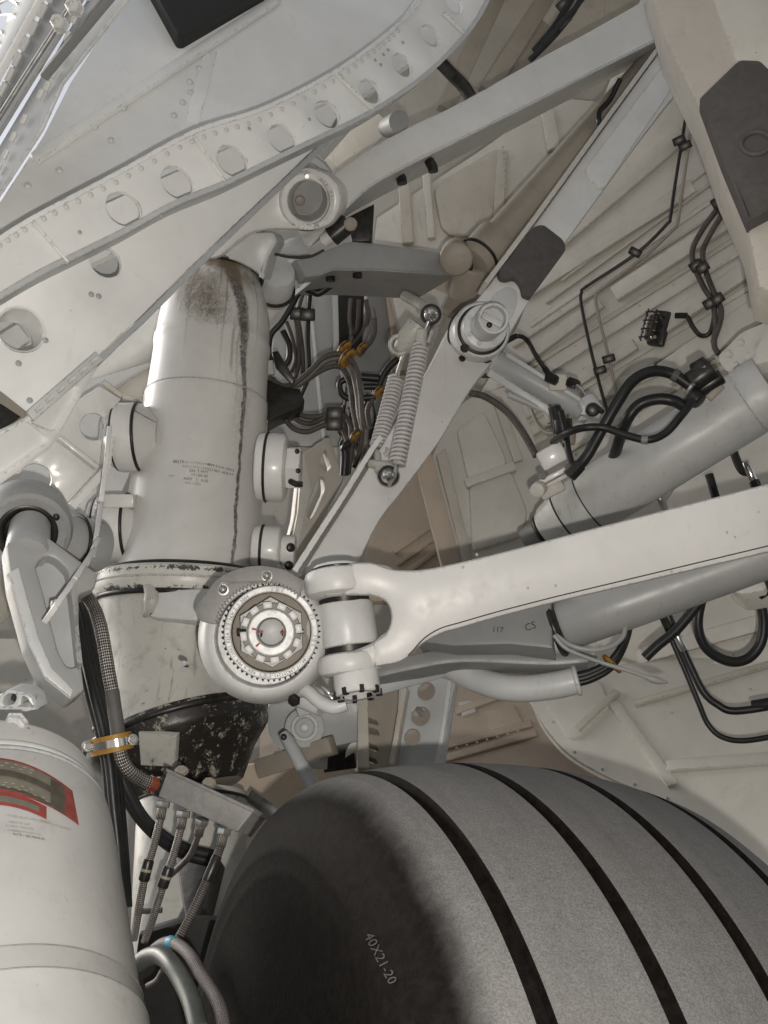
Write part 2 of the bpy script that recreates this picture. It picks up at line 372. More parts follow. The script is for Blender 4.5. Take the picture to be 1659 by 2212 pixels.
def strut_mat():
    """strut barrel paint with its oil stain and the long run of oil down its side (own coordinates: u round, v along)"""
    def ex(a,v,c):
        uv=a.n('ShaderNodeUVMap').outputs[0]; s=a.n('ShaderNodeSeparateXYZ'); a.l(uv,s.inputs[0]); U,V=s.outputs[0],s.outputs[1]
        cb=a.n('ShaderNodeCombineXYZ'); a.l(a.mth('ADD',a.mth('MULTIPLY',U,1.05),a.mth('MULTIPLY',V,-.18)),cb.inputs[0]); a.l(a.mth('MULTIPLY',V,.72),cb.inputs[1])
        n1=a.noise(v,9,5,.6); n2=a.noise(cb.outputs[0],85,6,.75,.9); n3=a.noise(v,4,2)
        def g(x,y): return a.mth('SUBTRACT',x,y)
        # seams
        # run of oil
        wob=a.mth('MULTIPLY',g(n1,.5),.030); wob2=a.mth('MULTIPLY',g(n2,.5),.010)
        t=a.mth('DIVIDE',g(V,.10),.76,clamp=True)                                      # 0 low .. 1 top
        u0=a.mth('ADD',a.mth('MULTIPLY',a.mth('POWER',t,5.0),-.075),  .628)
        d=a.mth('ABSOLUTE',a.mth('ADD',g(U,u0),a.mth('ADD',wob,wob2)))
        wd=a.mth('ADD',a.mth('MULTIPLY',a.mth('POWER',t,3.5),.034),.0052)
        run=a.mth('MULTIPLY',a.ramp(a.mth('DIVIDE',d,wd),1.15,.55),a.ramp(V,-.10,.05)); run=a.mth('MULTIPLY',run,a.mth('ADD',a.mth('MULTIPLY',a.ramp(n2,.3,.6),.5),.5))
        hal=a.mth('MULTIPLY',a.mth('MULTIPLY',a.ramp(d,.045,.004),a.ramp(V,.15,.5)),a.ramp(n2,.35,.6)); c=a.mix(a.mth('MULTIPLY',hal,.45),c,(.24,.19,.13)); c=a.mix(a.mth('MULTIPLY',run,.93),c,(.045,.038,.03))
        d2=a.mth('ABSOLUTE',a.mth('ADD',g(U,.585),wob)); r2=a.mth('MULTIPLY',a.ramp(d2,.006,.001),a.mth('MULTIPLY',a.ramp(V,.50,.54),a.ramp(V,.68,.62))); c=a.mix(a.mth('MULTIPLY',r2,.5),c,(.16,.14,.11))
        # blotch below the neck
        vv=a.mth('DIVIDE',g(V,.735),.11); uu=a.mth('DIVIDE',g(U,a.mth('ADD',a.mth('MULTIPLY',g(V,.735),-.42),.478)),.10)
        e=a.mth('ADD',a.mth('MULTIPLY',vv,vv),a.mth('MULTIPLY',uu,uu)); e=a.mth('ADD',e,a.mth('MULTIPLY',g(n2,.5),2.4))
        bl=a.ramp(e,1.0,.1); c=a.mix(a.mth('MULTIPLY',bl,.60),c,(.17,.13,.085))
        e2=a.mth('ADD',a.mth('MULTIPLY',vv,vv),a.mth('MULTIPLY',a.mth('MULTIPLY',uu,uu),3.0)); bl2=a.ramp(a.mth('ADD',e2,a.mth('MULTIPLY',g(n2,.5),6)),.55,-.2); c=a.mix(a.mth('MULTIPLY',bl2,.5),c,(.055,.045,.033))
        for uu_,ln in ((.415,.20),(.455,.34),(.535,.16),(.555,.42),(.60,.55),(.66,.3)):
            dq=a.mth('ABSOLUTE',a.mth('ADD',g(U,uu_),a.mth('ADD',wob,wob2))); q_=a.mth('MULTIPLY',a.ramp(dq,.0045,.0008),a.ramp(V,.83-ln,.83)); c=a.mix(a.mth('MULTIPLY',q_,.55),c,(.13,.10,.065))
        # brown film under the neck ring
        f=a.mth('MULTIPLY',a.ramp(V,.74,.83),a.ramp(n1,.36,.54)); c=a.mix(a.mth('MULTIPLY',f,.82),c,(.15,.11,.065))
        return c
    return paint('strut_barrel_paint',(.60,.59,.565),.32,.35,(.2,.18,.15),.9,.10,extra=ex)
M['strut']=strut_mat()
for k_ in ('strut','white','door'):
    q_=M[k_].node_tree.nodes['Principled BSDF']; q_.inputs['Coat Weight'].default_value=.35; q_.inputs['Coat Roughness'].default_value=.16
def gland_mat():
    def ex(a,v,c):
        n=a.noise(v,26,7,.75,.3); n2=a.noise(v,150,4,.7); m=a.noise(v,6,3); s=a.n('ShaderNodeSeparateXYZ'); uv=a.n('ShaderNodeUVMap').outputs[0]; a.l(uv,s.inputs[0])
        side=a.ramp(a.mth('ADD',s.outputs[0],a.mth('MULTIPLY',a.mth('SUBTRACT',m,.5),.22)),.28,.38)
        k=a.mth('ADD',a.mth('MULTIPLY',n,.75),a.mth('MULTIPLY',n2,.25)); cover=a.mth('MULTIPLY',side,a.ramp(k,.40,.475)); c=a.mix(a.mth('MULTIPLY',a.ramp(n2,.35,.65),.5),c,(.14,.115,.075))
        return a.mix(cover,c,(.017,.014,.011))
    return paint('oily_gland_paint',(.36,.34,.29),.34,1.2,(.06,.05,.035),1.5,.4,extra=ex)
M['gland']=gland_mat()
def flange_mat():
    def ex(a,v,c):
        s=a.n('ShaderNodeSeparateXYZ'); uv=a.n('ShaderNodeUVMap').outputs[0]; a.l(uv,s.inputs[0]); n=a.noise(v,42,6,.75,1.2); m=a.noise(v,9,3)
        e=a.mth('MINIMUM',a.mth('ABSOLUTE',a.mth('SUBTRACT',s.outputs[1],.004)),a.mth('ABSOLUTE',a.mth('SUBTRACT',s.outputs[1],.052)))
        k=a.mth('ADD',a.mth('MULTIPLY',e,38),a.mth('ADD',a.mth('MULTIPLY',a.mth('SUBTRACT',n,.5),-2.6),a.mth('MULTIPLY',a.mth('SUBTRACT',m,.5),-1.2)))
        return a.mix(a.mth('MULTIPLY',a.ramp(k,.16,.06),.95),c,(.025,.022,.02))
    return paint('chipped_flange_paint',(.58,.565,.52),.34,.9,(.07,.06,.045),1.3,.3,extra=ex)
M['flange']=flange_mat()
def tyre_mat():
    a=N('tyre_rubber'); tc=a.n('ShaderNodeTexCoord'); v=tc.outputs['Object']; uv=a.n('ShaderNodeUVMap').outputs[0]; s=a.n('ShaderNodeSeparateXYZ'); a.l(uv,s.inputs[0])
    V=s.outputs[1]                                                # metres across the section, 0 = crown
    n=a.noise(v,420,3,.7); n2=a.noise(v,70,5,.65,.4); n3=a.noise(v,6,3)
    aV=a.mth('ADD',V,a.mth('MULTIPLY',a.mth('SUBTRACT',n3,.5),.03)); aV=a.mth('ADD',aV,a.mth('MULTIPLY',a.mth('SUBTRACT',n2,.5),.006))
    dust=a.mth('MULTIPLY',a.ramp(aV,-.282,-.236),a.ramp(aV,.33,.28))
    att=a.n('ShaderNodeAttribute',attribute_name='groove'); dust=a.mth('MULTIPLY',dust,a.mth('SUBTRACT',1,att.outputs['Fac']))
    k=a.mth('ADD',a.mth('MULTIPLY',n,.5),a.mth('MULTIPLY',n2,.5))
    grey=a.mix(a.ramp(a.mth('ADD',a.mth('MULTIPLY',n,.8),a.mth('MULTIPLY',n2,.2)),.3,.7),(.080,.078,.077),(.150,.146,.142)); blk=a.mix(a.ramp(n2,.35,.7),(.004,.0034,.003),(.0085,.0068,.0058))
    cu=a.n('ShaderNodeCombineXYZ'); a.l(a.mth('MULTIPLY',s.outputs[0],1.6),cu.inputs[0]); a.l(a.mth('MULTIPLY',V,3.0),cu.inputs[1]); cu2=a.n('ShaderNodeCombineXYZ'); a.l(a.mth('MULTIPLY',s.outputs[0],.5),cu2.inputs[0]); a.l(V,cu2.inputs[1])
    wear=a.noise(cu.outputs[0],7,5,.65,.5); strk=a.noise(cu2.outputs[0],110,4,.7,.3)
    grey=a.mix(a.mth('MULTIPLY',a.ramp(wear,.42,.75),.35),grey,(.06,.057,.054)); grey=a.mix(a.mth('MULTIPLY',a.ramp(strk,.62,.72),.30),grey,(.17,.165,.16)); grey=a.mix(a.mth('MULTIPLY',a.ramp(strk,.36,.28),.45),grey,(.035,.033,.031))
    c=a.mix(dust,blk,grey)
    sc_=a.mth('MULTIPLY',a.ramp(a.noise(v,38,6,.75,2.0),.69,.75),.10); c=a.mix(sc_,c,(.35,.34,.33))
    a.l(c,a.b.inputs['Base Color']); a.l(a.mth('ADD',.55,a.mth('MULTIPLY',n,.3)),a.b.inputs['Roughness']); a.l(a.mth('ADD',.04,a.mth('MULTIPLY',dust,.22)),a.b.inputs['Specular IOR Level'])
    a.bump(a.mth('ADD',n,a.mth('MULTIPLY',n2,1.5)),.45,.0015); return a.m
M['tyre']=tyre_mat()
def concrete():
    return paint('apron_concrete',(.12,.117,.11),.8,.6,(.15,.14,.13),.5,.3)
M['concrete']=concrete()
M['gas']=paint('scuffed_bottle_paint',(.45,.445,.43),.34,1.0,(.15,.13,.11),.9,.15)
M['cyl']=paint('hydraulic_grey_paint',(.50,.50,.49),.36,.8,(.13,.12,.10),1.1)
# ================================================================ setting
def quad_bm(pts):
    bm=bmesh.new(); bm.faces.new([bm.verts.new(p) for p in pts]); return bm
ap=obj('apron_ground',quad_bm([Vector((-150,-150,0)),Vector((150,-150,0)),Vector((150,150,0)),Vector((-150,150,0))]),M['concrete'],sharp=0); ap['kind']='structure'
def struct(o): o['kind']='structure'; return o
# unseen wing added above the wheel well to keep the open sky off the gear, light comes in low from the sides and off the apron
bmw=bmesh.new(); box_bm(bmw,Vector((8.2,-6.6,3.6)),Vector((1,0,0)),Vector((0,1,0)),Vector((0,0,1)),18,15,.3,.02); struct(obj('wing_sky_blocker',bmw,M['white']))
bmw=bmesh.new(); box_bm(bmw,Vector((2.3,3.6,5.0)),Vector((1,0,0)),Vector((0,1,0)),Vector((0,0,1)),5.2,5.4,.1,.02); struct(obj('wheel_well_roof',bmw,M['bay']))
# rear wall of the wheel well
PW=Pl((300,1000,4.3),(1400,1000,4.0),(800,100,4.5))
wall=struct(plate('wheel_well_rear_wall',PW,[(-60,640),(330,470),(560,120),(900,-300),(1750,-300),(1750,2300),(-60,2300)],.05,M['bay'],bev=0))
PR=Pl((1000,800,3.75),(1659,200,3.3),(1659,1800,2.95))
sw=struct(plate('wheel_well_side_wall',PR,[(1120,700),(1420,-100),(1760,-100),(1760,2000),(1300,1560),(1050,1300),(1010,900)],.03,M['bayw'],bev=.002))
def stiff(par,pl,a,b,wd,th=.02,mat='bayw',name='stiffener',lift=0,rv=0):
    A,B=pl.at(*a,th/2+lift),pl.at(*b,th/2+lift); o=bar(name,A,B,wd,th,M[mat],par,pl.n,bev=.004); s=(B-A).normalized().cross(pl.n)*(wd/2+.012); L=(B-A).length
    if rv and L>.12:
        for i in range(int(L/rv)):
            q=A+(B-A)*((i+.5)/int(L/rv)); bolt(q+s-pl.n*(th/2+lift-.001),pl.n,.0048,M['bayw'],par,'rivet',.5,8,True)
    return o
for a,b,wd,th in [((1130,640),(1500,405),.055,.022),((1085,815),(1300,655),.05,.022),((1330,640),(1640,440),.06,.03),((1130,900),(1375,745),.045,.02),((1395,735),(1700,530),.06,.03),
    ((1180,905),(1420,800),.05,.02),((1440,815),(1720,625),.09,.045),((1545,775),(1720,660),.06,.03),((1200,530),(1480,290),.07,.02),((1380,1420),(1700,1330),.05,.03),((1370,1500),(1720,1395),.05,.015)]:
    stiff(sw,PR,a,b,wd,th,rv=.085)
for k in range(-4,13):
    if k in (0,3,6): continue
    oy=k*42; x0_,y0_,x1_,y1_=1075+max(0,-k)*35,800+oy*.9-max(0,-k)*10,1720,392+oy
    if k>7: x0_=1300+20*k; y0_=y1_+(1720-x0_)*.33
    stiff(sw,PR,(x0_,y0_),(x1_,y1_),(.012,.02,.009)[k%3],(.012,.006,.016)[k%3],('bayw','bay')[k%2],'stringer',rv=.12 if k%2 else 0)
for x,y in [(1165,700),(1210,672),(1255,645),(1300,618),(1345,590),(1395,560),(1440,530),(1160,865),(1210,830),(1260,795),(1420,715),(1465,685),(1610,560),(1560,600),(1480,745),(1300,1010),(1420,1460),(1500,1440),(1580,1415)]:
    bolt(PR.at(x,y,.001),PR.n,.006,M['bayw'],sw,'rivet',.5,10,True)
# pale pocketed rear panels, each a pressing with its own edges
PB=Pl((900,500,3.75),(1100,1200,3.55),(1150,400,3.75))
rp1=thing('rear_panel','pale pocketed panel between the upper brace and the horizontal link','panel',PB.at(920,500))
plate('face_sheet',PB,[(815,470),(1030,330),(1200,210),(1300,220),(1060,520),(1000,560),(808,530)],.03,M['bayw'],rp1)
plate('raised_pocket',PB,rp([(935,405),(1080,320),(1062,505),(985,520),(952,500)],22),.03,M['bay'],rp1,lift=.022,bev=.01)
stiff(rp1,PB,(872,395),(882,530),.045,.03,'bay'); stiff(rp1,PB,(920,370),(932,520),.03,.03,'bayw'); stiff(rp1,PB,(1085,330),(1075,480),.04,.025,'bay'); stiff(rp1,PB,(1180,240),(1195,330),.05,.03,'bayw')
for k in range(12): bolt(PB.at(1085+1*k,325+12*k,.026),PB.n,.006,M['bay'],rp1,'rivet',.5,8,True)
PC=Pl((960,900,3.5),(1180,1200,3.3),(1120,850,3.5))
rp2=thing('pocket_panel','white pocketed panel beside the lower folding link','panel',PC.at(1080,1100))
plate('face_sheet',PC,[(985,880),(1030,850),(1110,830),(1210,1090),(1150,1200),(1000,1260),(925,1000)],.03,M['bayw'],rp2)
plate('raised_pocket',PC,rp([(1012,1055),(1060,1035),(1105,1020),(1140,1110),(1128,1160),(1020,1195)],14),.03,M['bayw'],rp2,lift=.02,bev=.01)
plate('raised_pocket',PC,rp([(985,930),(1045,890),(1090,985),(1095,1010),(1010,1040)],14),.03,M['bayw'],rp2,lift=.02,bev=.01)
stiff(rp2,PC,(1005,1050),(1112,1012),.035,.035,'bayw','ledge'); stiff(rp2,PC,(1072,862),(1120,1000),.035,.02,'bay')
bm_=thing('beige_beam','beige post running down past the lower folding link','beam',PC.at(960,1100))
pb2=Pl((930,950,3.45),(1010,1250,3.3),(990,950,3.45)); plate('face',pb2,[(890,900),(925,950),(940,1010),(1010,1262),(965,1262),(905,1030)],.05,M['beige'],bm_); plate('edge_strip',pb2,[(943,985),(962,970),(1030,1250),(1012,1262)],.03,M['bay'],bm_,lift=.006)
# corrugated panel low behind the folding link
pc2=Pl((900,1150,3.7),(1000,1250,3.6),(850,1230,3.6)); rp3=thing('grooved_panel','beige grooved panel seen under the white folding link','panel',pc2.at(920,1200))
plate('face_sheet',pc2,[(780,1300),(800,1120),(880,1000),(960,1000),(1000,1290)],.03,M['beige'],rp3)
for a,b in [((850,1195),(965,1115)),((855,1222),(972,1140)),((862,1250),(978,1165))]: stiff(rp3,pc2,a,b,.022,.012,'beige','ridge')
# grey panel behind the hose cluster, with the dark cavity beside it
PG=Pl((600,650,3.55),(790,650,3.6),(650,1000,3.45)); gp=thing('hose_bay_panel','grey panel with a dark opening behind the hose cluster','panel',PG.at(650,800))
plate('face_sheet',PG,[(585,880),(590,720),(650,622),(720,600),(718,760),(735,800),(770,960),(700,965),(560,960)],.02,M['greym'],gp)  # grey deepened to carry the shade behind the strut
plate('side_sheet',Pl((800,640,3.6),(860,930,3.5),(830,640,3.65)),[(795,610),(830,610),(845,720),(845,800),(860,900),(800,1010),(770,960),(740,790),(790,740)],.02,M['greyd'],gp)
plate('cavity_back',PG,[(715,600),(800,600),(812,700),(800,770),(735,800),(716,760)],.02,M['black'],gp,lift=-.12)  # back coloured black for the shade inside the opening
bar('cavity_edge',PG.at(720,605,.01),PG.at(724,770,.01),.018,.12,M['grey'],gp,PG.n)
bar('seam_strip',PG.at(668,640,.004),PG.at(700,960,.004),.014,.01,M['greyl'],gp,PG.n)
bp=thing('beige_post','broad beige post behind the spring end fittings','beam',P(860,760,3.65))
plate('face',Pl((820,640,3.65),(900,900,3.55),(900,640,3.7)),[(795,610),(985,600),(960,700),(900,800),(850,800),(835,760)],.05,M['beige'],bp)
plate('pale_face',Pl((850,640,3.62),(900,800,3.55),(930,640,3.66)),[(842,618),(905,610),(980,640),(950,700),(870,740)],.03,M['bayw'],bp)
# triangular pale bracket under the hoses
pt=Pl((680,960,3.1),(650,1230,2.95),(735,1050,3.1)); tb=thing('triangular_bracket','pale triangular bracket with two slots beside the strut','bracket',pt.at(680,1080))
plate('web',pt,rp([(650,985),(690,955),(713,942),(742,1040),(720,1080),(668,1180),(630,1250),(600,1250),(635,1120)],8),.03,M['bay'],tb,holes=[rp([(668,1085),(690,1030),(700,1028),(702,1060),(675,1120),(664,1120)],8),rp([(690,1000),(703,968),(716,1010),(706,1020)],6)])
plate('edge_strip',pt,[(650,988),(656,984),(670,1060),(625,1250),(612,1250),(640,1110)],.05,M['bayw'],tb,lift=.012)
# lower fairing panel between brace and tyre
PF=Pl((1250,1600,3.0),(1600,1850,2.5),(1650,1550,2.85))
fp=thing('fairing_panel','curved pale fairing panel above the tyre shoulder','fairing panel',PF.at(1400,1650))
fo_=[(1138,1505),(1300,1445),(1420,1420),(1760,1330),(1760,2000),(1660,1900),(1600,1822),(1560,1795)]+[tuple(q) for q in cr([(1480,1752),(1400,1715),(1320,1680),(1250,1642),(1205,1605),(1170,1560)],4)]
plate('panel_sheet',PF,fo_,.02,M['bayw'],fp,bev=.004)
pr_=cr([(1560,1800),(1480,1757),(1400,1720),(1320,1685),(1250,1647),(1205,1610),(1170,1563),(1150,1515)],4); tube('edge_roll',[PF.at(q[0],q[1],-.008) for q in pr_],.006,M['bay'],fp,8)
plate('raised_plate',PF,rp([(1180,1520),(1250,1452),(1300,1480),(1320,1530),(1250,1600),(1225,1598)],10),.02,M['bayw'],fp,lift=.012,bev=.006)
stiff(fp,PF,(1248,1585),(1335,1500),.025,.022,'bay','rib'); stiff(fp,PF,(1325,1520),(1455,1700),.035,.012,'bayw','rib'); stiff(fp,PF,(1370,1525),(1710,1425),.022,.016,'bay','rib'); stiff(fp,PF,(1440,1660),(1700,1640),.04,.016,'bayw','rib')
for x,y in [(1195,1560),(1240,1625),(1300,1662),(1370,1695),(1440,1725),(1510,1765),(1450,1540),(1540,1515),(1620,1490)]: bolt(PF.at(x,y,.001),PF.n,.0055,M['grey'],fp,'rivet',.5,8,True)
pgap=Pl((1000,1600,3.5),(1650,1900,2.9),(1300,1400,3.6)); bg_=thing('beige_skin','warm beige inner skin in the gap above the tyre','skin panel',pgap.at(1150,1600))
plate('sheet',pgap,[(560,1500),(900,1380),(1250,1380),(1700,1780),(1700,2050),(560,1900)],.02,M['beige'],bg_)
plate('patch_plate',pgap,[(1050,1540),(1110,1525),(1135,1570),(1060,1595)],.012,M['beige'],bg_,lift=.012); plate('patch_plate',pgap,[(990,1520),(1020,1515),(1030,1540),(1000,1550)],.012,M['bayw'],bg_,lift=.012)
for a,b in [((920,1625),(1150,1565)),((930,1650),(1160,1585)),((985,1540),(1180,1470))]: stiff(bg_,pgap,a,b,.03,.015,'beige','ridge')
for k in range(9): bolt(pgap.at(945+22*k,1632-6*k,.016),pgap.n,.005,M['beige'],bg_,'rivet',.5,8,True)
bar('rubber_seal',pgap.at(1560,1845,.03),pgap.at(1760,1815,.03),.075,.06,M['padb'],bg_,pgap.n,.01)
# ================================================================ landing gear door (upper left)
PA=Pl((0,650,1.90),(950,100,2.75),(500,150,2.32)); PB2=Pl((0,650,2.02),(950,100,2.87),(500,150,2.44)); PS=Pl((0,400,2.25),(900,50,3.0),(450,20,2.75))
door=thing('landing_gear_door','white gear door with curved perforated ribs and a black rubber pad','gear door',PA.at(300,450))
skin=plate('skin_panel',PS,[(-80,700),(-80,560),(70,330),(290,0),(370,-120),(1120,-120),(1000,60),(700,260),(300,520)],.02,M['door'],door,bev=0)
fold=plate('outer_sheet',PS,[(70,352),(150,190),(300,-40),(640,-40),(572,22),(390,140)],.02,M['door'],door,lift=.018,bev=.008)
bar('fold_strip',PS.at(75,352,.012),PS.at(600,5,.012),.030,.02,M['door'],door,PS.n,.006)
pd_=plate('rubber_pad',PS,rp([(300,-30),(585,-30),(574,8),(568,14),(392,118),(380,116)],6),.05,M['padb'],door,lift=.06,bev=.008)
bandm=PS; bar('tape_band',PS.at(455,110,.0015),PS.at(415,262,.0015),.035,.004,M['door'],door,PS.n,.001)
for x,y in [(302,170),(267,235),(240,304),(128,369),(430,148),(410,178),(412,200),(395,222),(376,250),(448,118),(60,402),(205,275)]: bolt(PS.at(x,y,.002),PS.n,.009,M['white'],skin,'rivet',.6,10,True)
# hinge strips in the corner
PH=Pl.__new__(Pl); PH.o=P(250,20,2.02); PH.n=Vector((-.62,-.78,.02)).normalized(); _r=RM@Vector((1,0,0)); PH.e1=(_r-PH.n*_r.dot(PH.n)).normalized(); PH.e2=PH.n.cross(PH.e1)
plate('hinge_strip',PH,[(98,0),(130,-60),(185,-60),(145,0),(0,262),(-60,370),(-60,330),(0,210)],.02,M['door'],door,lift=.06,bev=.006)
hs=plate('hinge_plate',PH,[(148,0),(185,-60),(250,-60),(216,0),(170,75),(0,348),(-60,440),(-60,370),(0,266)],.008,M['greym'],door,lift=.035)
for x,y in [(150,20),(130,52),(110,88),(92,122),(75,155),(60,187),(44,218),(29,247),(14,277)]:
    a=PH.at(x+7,y-14,.045); b=PH.at(x-7,y+14,.045); tube('hinge_bolt',[a,(a+b)/2,b],px(7,PH.d(x,y)),M['white'],hs,8)
tube('hinge_rod',[PH.at(195,45,.05),PH.at(90,205,.05),PH.at(-30,392,.05)],.006,M['steel'],door,8)
hs2=plate('hinge_plate',PH,[(218,-10),(250,-60),(330,-60),(290,10),(150,190),(105,290),(0,450),(-60,520),(-60,440),(0,352)],.008,M['greyl'],door,lift=.02)
for x,y in [(214,6),(187,60),(172,98),(157,147),(142,178),(128,205),(113,222),(78,275),(55,312),(38,350),(22,380),(10,410)]:
    a=PH.at(x+5,y-10,.03); b=PH.at(x-5,y+10,.03); tube('hinge_bolt',[a,(a+b)/2,b],px(6,PH.d(x,y)),M['white'],hs2,8)
ang=bar('hinge_angle',PH.at(300,6,.05),PH.at(138,196,.05),.014,.02,M['greyd'],door,PH.n)
for x,y in [(294,6),(262,35),(230,70),(198,104)]: bolt(PH.at(x,y,.075),(PH.n+RM@Vector((.6,0,-.3))).normalized(),.016,M['white'],ang,'bolt',1.6,6)
for x,y in [(72,52),(40,112),(90,8)]: tube('hinge_tab',[PH.at(x+10,y+14,.06),PH.at(x-22,y+16,.06),PH.at(x-28,y-8,.06),PH.at(x-4,y-20,.06),PH.at(x+16,y-8,.06)],.004,M['door'],door,6)
# ribs
topA=[tuple(q) for q in cr([(-30,530),(65,470),(250,372),(415,283),(560,235),(700,165),(800,98),(880,28),(930,-40)],5)]
botA=[tuple(q) for q in cr([(1075,-40),(1032,45),(980,110),(905,180),(800,250),(700,300),(600,348),(490,402),(380,447),(270,507),(170,557),(80,602),(-30,668)],5)]
HA=[(268,451,39),(384,394,37),(503,347,36),(611,300,34),(707,246,31),(800,197,27),(869,140,26),(930,76,25),(981,8,24)]
ribA=plate('upper_rib',PA,topA+botA,.012,M['door'],door,holes=HA,bev=.003)
botF=[q for q in botA][::-1]
def flange(name,pl,edge,dep,th,mat,par,lift=.006,wall=.0):
    """lip that stands back from the web along an edge"""
    bm=bmesh.new(); rows=[]
    for i,q in enumerate(edge):
        a=pl.at(q[0],q[1],lift); p,n_=edge[max(i-1,0)],edge[min(i+1,len(edge)-1)]
        t=(pl.at(n_[0],n_[1])-pl.at(p[0],p[1])).normalized(); s=pl.n.cross(t)*th
        rows.append([bm.verts.new(v) for v in (a,a-pl.n*dep,a-pl.n*dep+s,a+s)])
    for A,B in zip(rows,rows[1:]):
        for k in range(4): bm.faces.new((A[k],A[(k+1)%4],B[(k+1)%4],B[k]))
    bm.faces.new(rows[0]); bm.faces.new(rows[-1]); bmesh.ops.recalc_face_normals(bm,faces=bm.faces); return obj(name,bm,mat,par)
flange('flange',PA,botF,.06,.012,M['greyl'],ribA,.01); flange('flange',PA,topA,.05,-.010,M['door'],ribA,.006)  # bottom flange coloured greyer than its web for the shade on its downward face
for a,b in [((68,480),(146,572)),((415,296),(484,396)),((722,160),(804,242)),((954,30),(1004,78))]:
    stiff(ribA,PA,a,b,.007,.012,'door','ridge')
for (x,y) in cr([(-20,532),(95,464),(250,385),(415,297),(560,249),(700,178),(795,112),(860,58)],6)[::1]:
    bolt(PA.at(x,y+9,.001),PA.n,.0062,M['white'],ribA,'rivet',.6,8,True)
for x,y in [(172,502),(349,466),(538,278),(810,130),(828,118),(822,140),(838,108),(870,92),(668,258)]: bolt(PA.at(x,y,.001),PA.n,.005,M['grey'],ribA,'rivet',.4,8,True)
ribB=plate('middle_rib',PB2,[(-40,560),(760,200),(700,300),(612,386),(500,492),(400,588),(300,688),(245,738),(206,776),(60,906),(-40,812)],.014,M['door'],door,holes=[(45,712,51),(229,566,34)],bev=.003)
flange('flange',PB2,[(760,212),(700,304),(612,388),(500,494),(400,590),(300,690),(245,740),(206,778)],.08,.014,M['grey'],ribB,.008)
for x,y in [(172,502),(434,720),(213,640),(197,636),(98,735),(40,785),(64,865)]:
    if x<300: bolt(PB2.at(x,y,.001),PB2.n,.007,M['grey'],ribB,'rivet',.4,8,True)
PBk=Pl((0,650,2.3),(950,100,3.1),(500,150,2.7)); 
bk=plate('back_web',PBk,[(-80,900),(-80,480),(500,230),(880,40),(900,120),(620,370),(380,560),(200,740),(60,880)],.012,M['greyl'],door,bev=0)
lathe('hole_collar',PB2.at(45,712,.004),PB2.at(45,712,-.09),[(0,px(51,2.05)),(.004,px(47,2.05)),(.09,px(47,2.05)),(.09,px(49,2.05))],M['door'],ribB,36,(False,False))
bar('stop_bar',PB2.at(-10,742,-.10),PB2.at(75,690,-.10),.045,.03,M['greyl'],ribB,PB2.n)
# slotted joint between middle and lower rib
sj=bar('joint_strip',PB2.at(207,776,.02),PB2.at(58,906,.02),.024,.02,M['greyl'],ribB,PB2.n)
for k in range(6):
    t=(k+.6)/6.3; x,y=207+(58-207)*t,776+(906-776)*t; a=PB2.at(x+7,y-6,.032); b=PB2.at(x-7,y+6,.032); tube('joint_pin',[a,(a+b)/2,b],.0042,M['white'],sj,8)
PCW=Pl((0,1000,1.95),(190,830,2.12),(60,900,1.99))
ribC=plate('lower_rib',PCW,[(-40,955),(58,905),(205,778),(214,790),(180,850),(126,946),(110,968),(-40,1078)],.03,M['door'],door,holes=[rp([(66,912),(165,832),(172,836),(160,870),(122,930),(112,930)],8),rp([(-30,962),(54,912),(64,914),(104,946),(102,956),(-30,1050)],8)],bev=.004)
plate('pocket_web',PCW,[(-40,965),(58,912),(190,800),(175,845),(122,940),(100,962),(-40,1066)],.01,M['door'],ribC,lift=-.012,bev=0)
plate('dark_fitting',PB2,[(-40,822),(8,858),(52,893),(50,905),(-40,950)],.04,M['brown'],door,lift=.02)
plate('dark_fitting_pad',PB2,[(-40,860),(0,880),(40,906),(30,915),(-40,960)],.03,M['dark'],door,lift=.03,bev=.008)
PD=Pl((80,1050,2.42),(260,870,2.52),(150,880,2.46))
ribD=thing('inner_bracket_web','pale bracket web with two round holes beside the strut boss','bracket',PD.at(170,960))
plate('web',PD,[(-40,1060),(60,980),(165,866),(216,834),(262,862),(238,890),(222,950),(214,1012),(143,1090),(108,1052),(-40,1140)],.012,M['white'],ribD,holes=[(203,922,29),(77,1035,33)],bev=.003)
flange('flange',PD,[(222,945),(214,1012),(143,1090)],.05,.02,M['white'],ribD,.05); bar('stiffener',PD.at(124,948,.02),PD.at(206,1012,.02),.012,.045,M['white'],ribD,PD.n)
plate('back_sheet',Pl((80,1050,2.75),(260,870,2.85),(150,880,2.8)),[(-60,1250),(40,900),(165,830),(330,780),(330,900),(240,1120),(100,1200)],.02,M['greyl'],ribD,bev=0)
PK=Pl((220,860,2.72),(330,830,2.78),(300,790,2.78)); bk2=thing('small_gusset','small pale gusset plate between strut top and bracket','bracket',PK.at(280,830))
plate('web',PK,rp([(217,862),(240,842),(330,786),(322,848),(304,874),(262,864),(222,838)],5),.02,M['bayw'],bk2); bar('lip',PK.at(262,866,.02),PK.at(306,876,.02),.016,.04,M['bay'],bk2,PK.n); bar('lip',PK.at(222,836,.02),PK.at(262,866,.02),.014,.04,M['bay'],bk2,PK.n); bar('lip',PK.at(306,876,.02),PK.at(326,846,.02),.014,.04,M['bay'],bk2,PK.n)
ct=tube('cross_tube',[P(150,848,2.95),P(260,775,2.95),P(370,702,2.95)],px(46,2.95),M['white'],None,32); tag(ct,'thick glossy tube running behind the strut top to the door','tube')
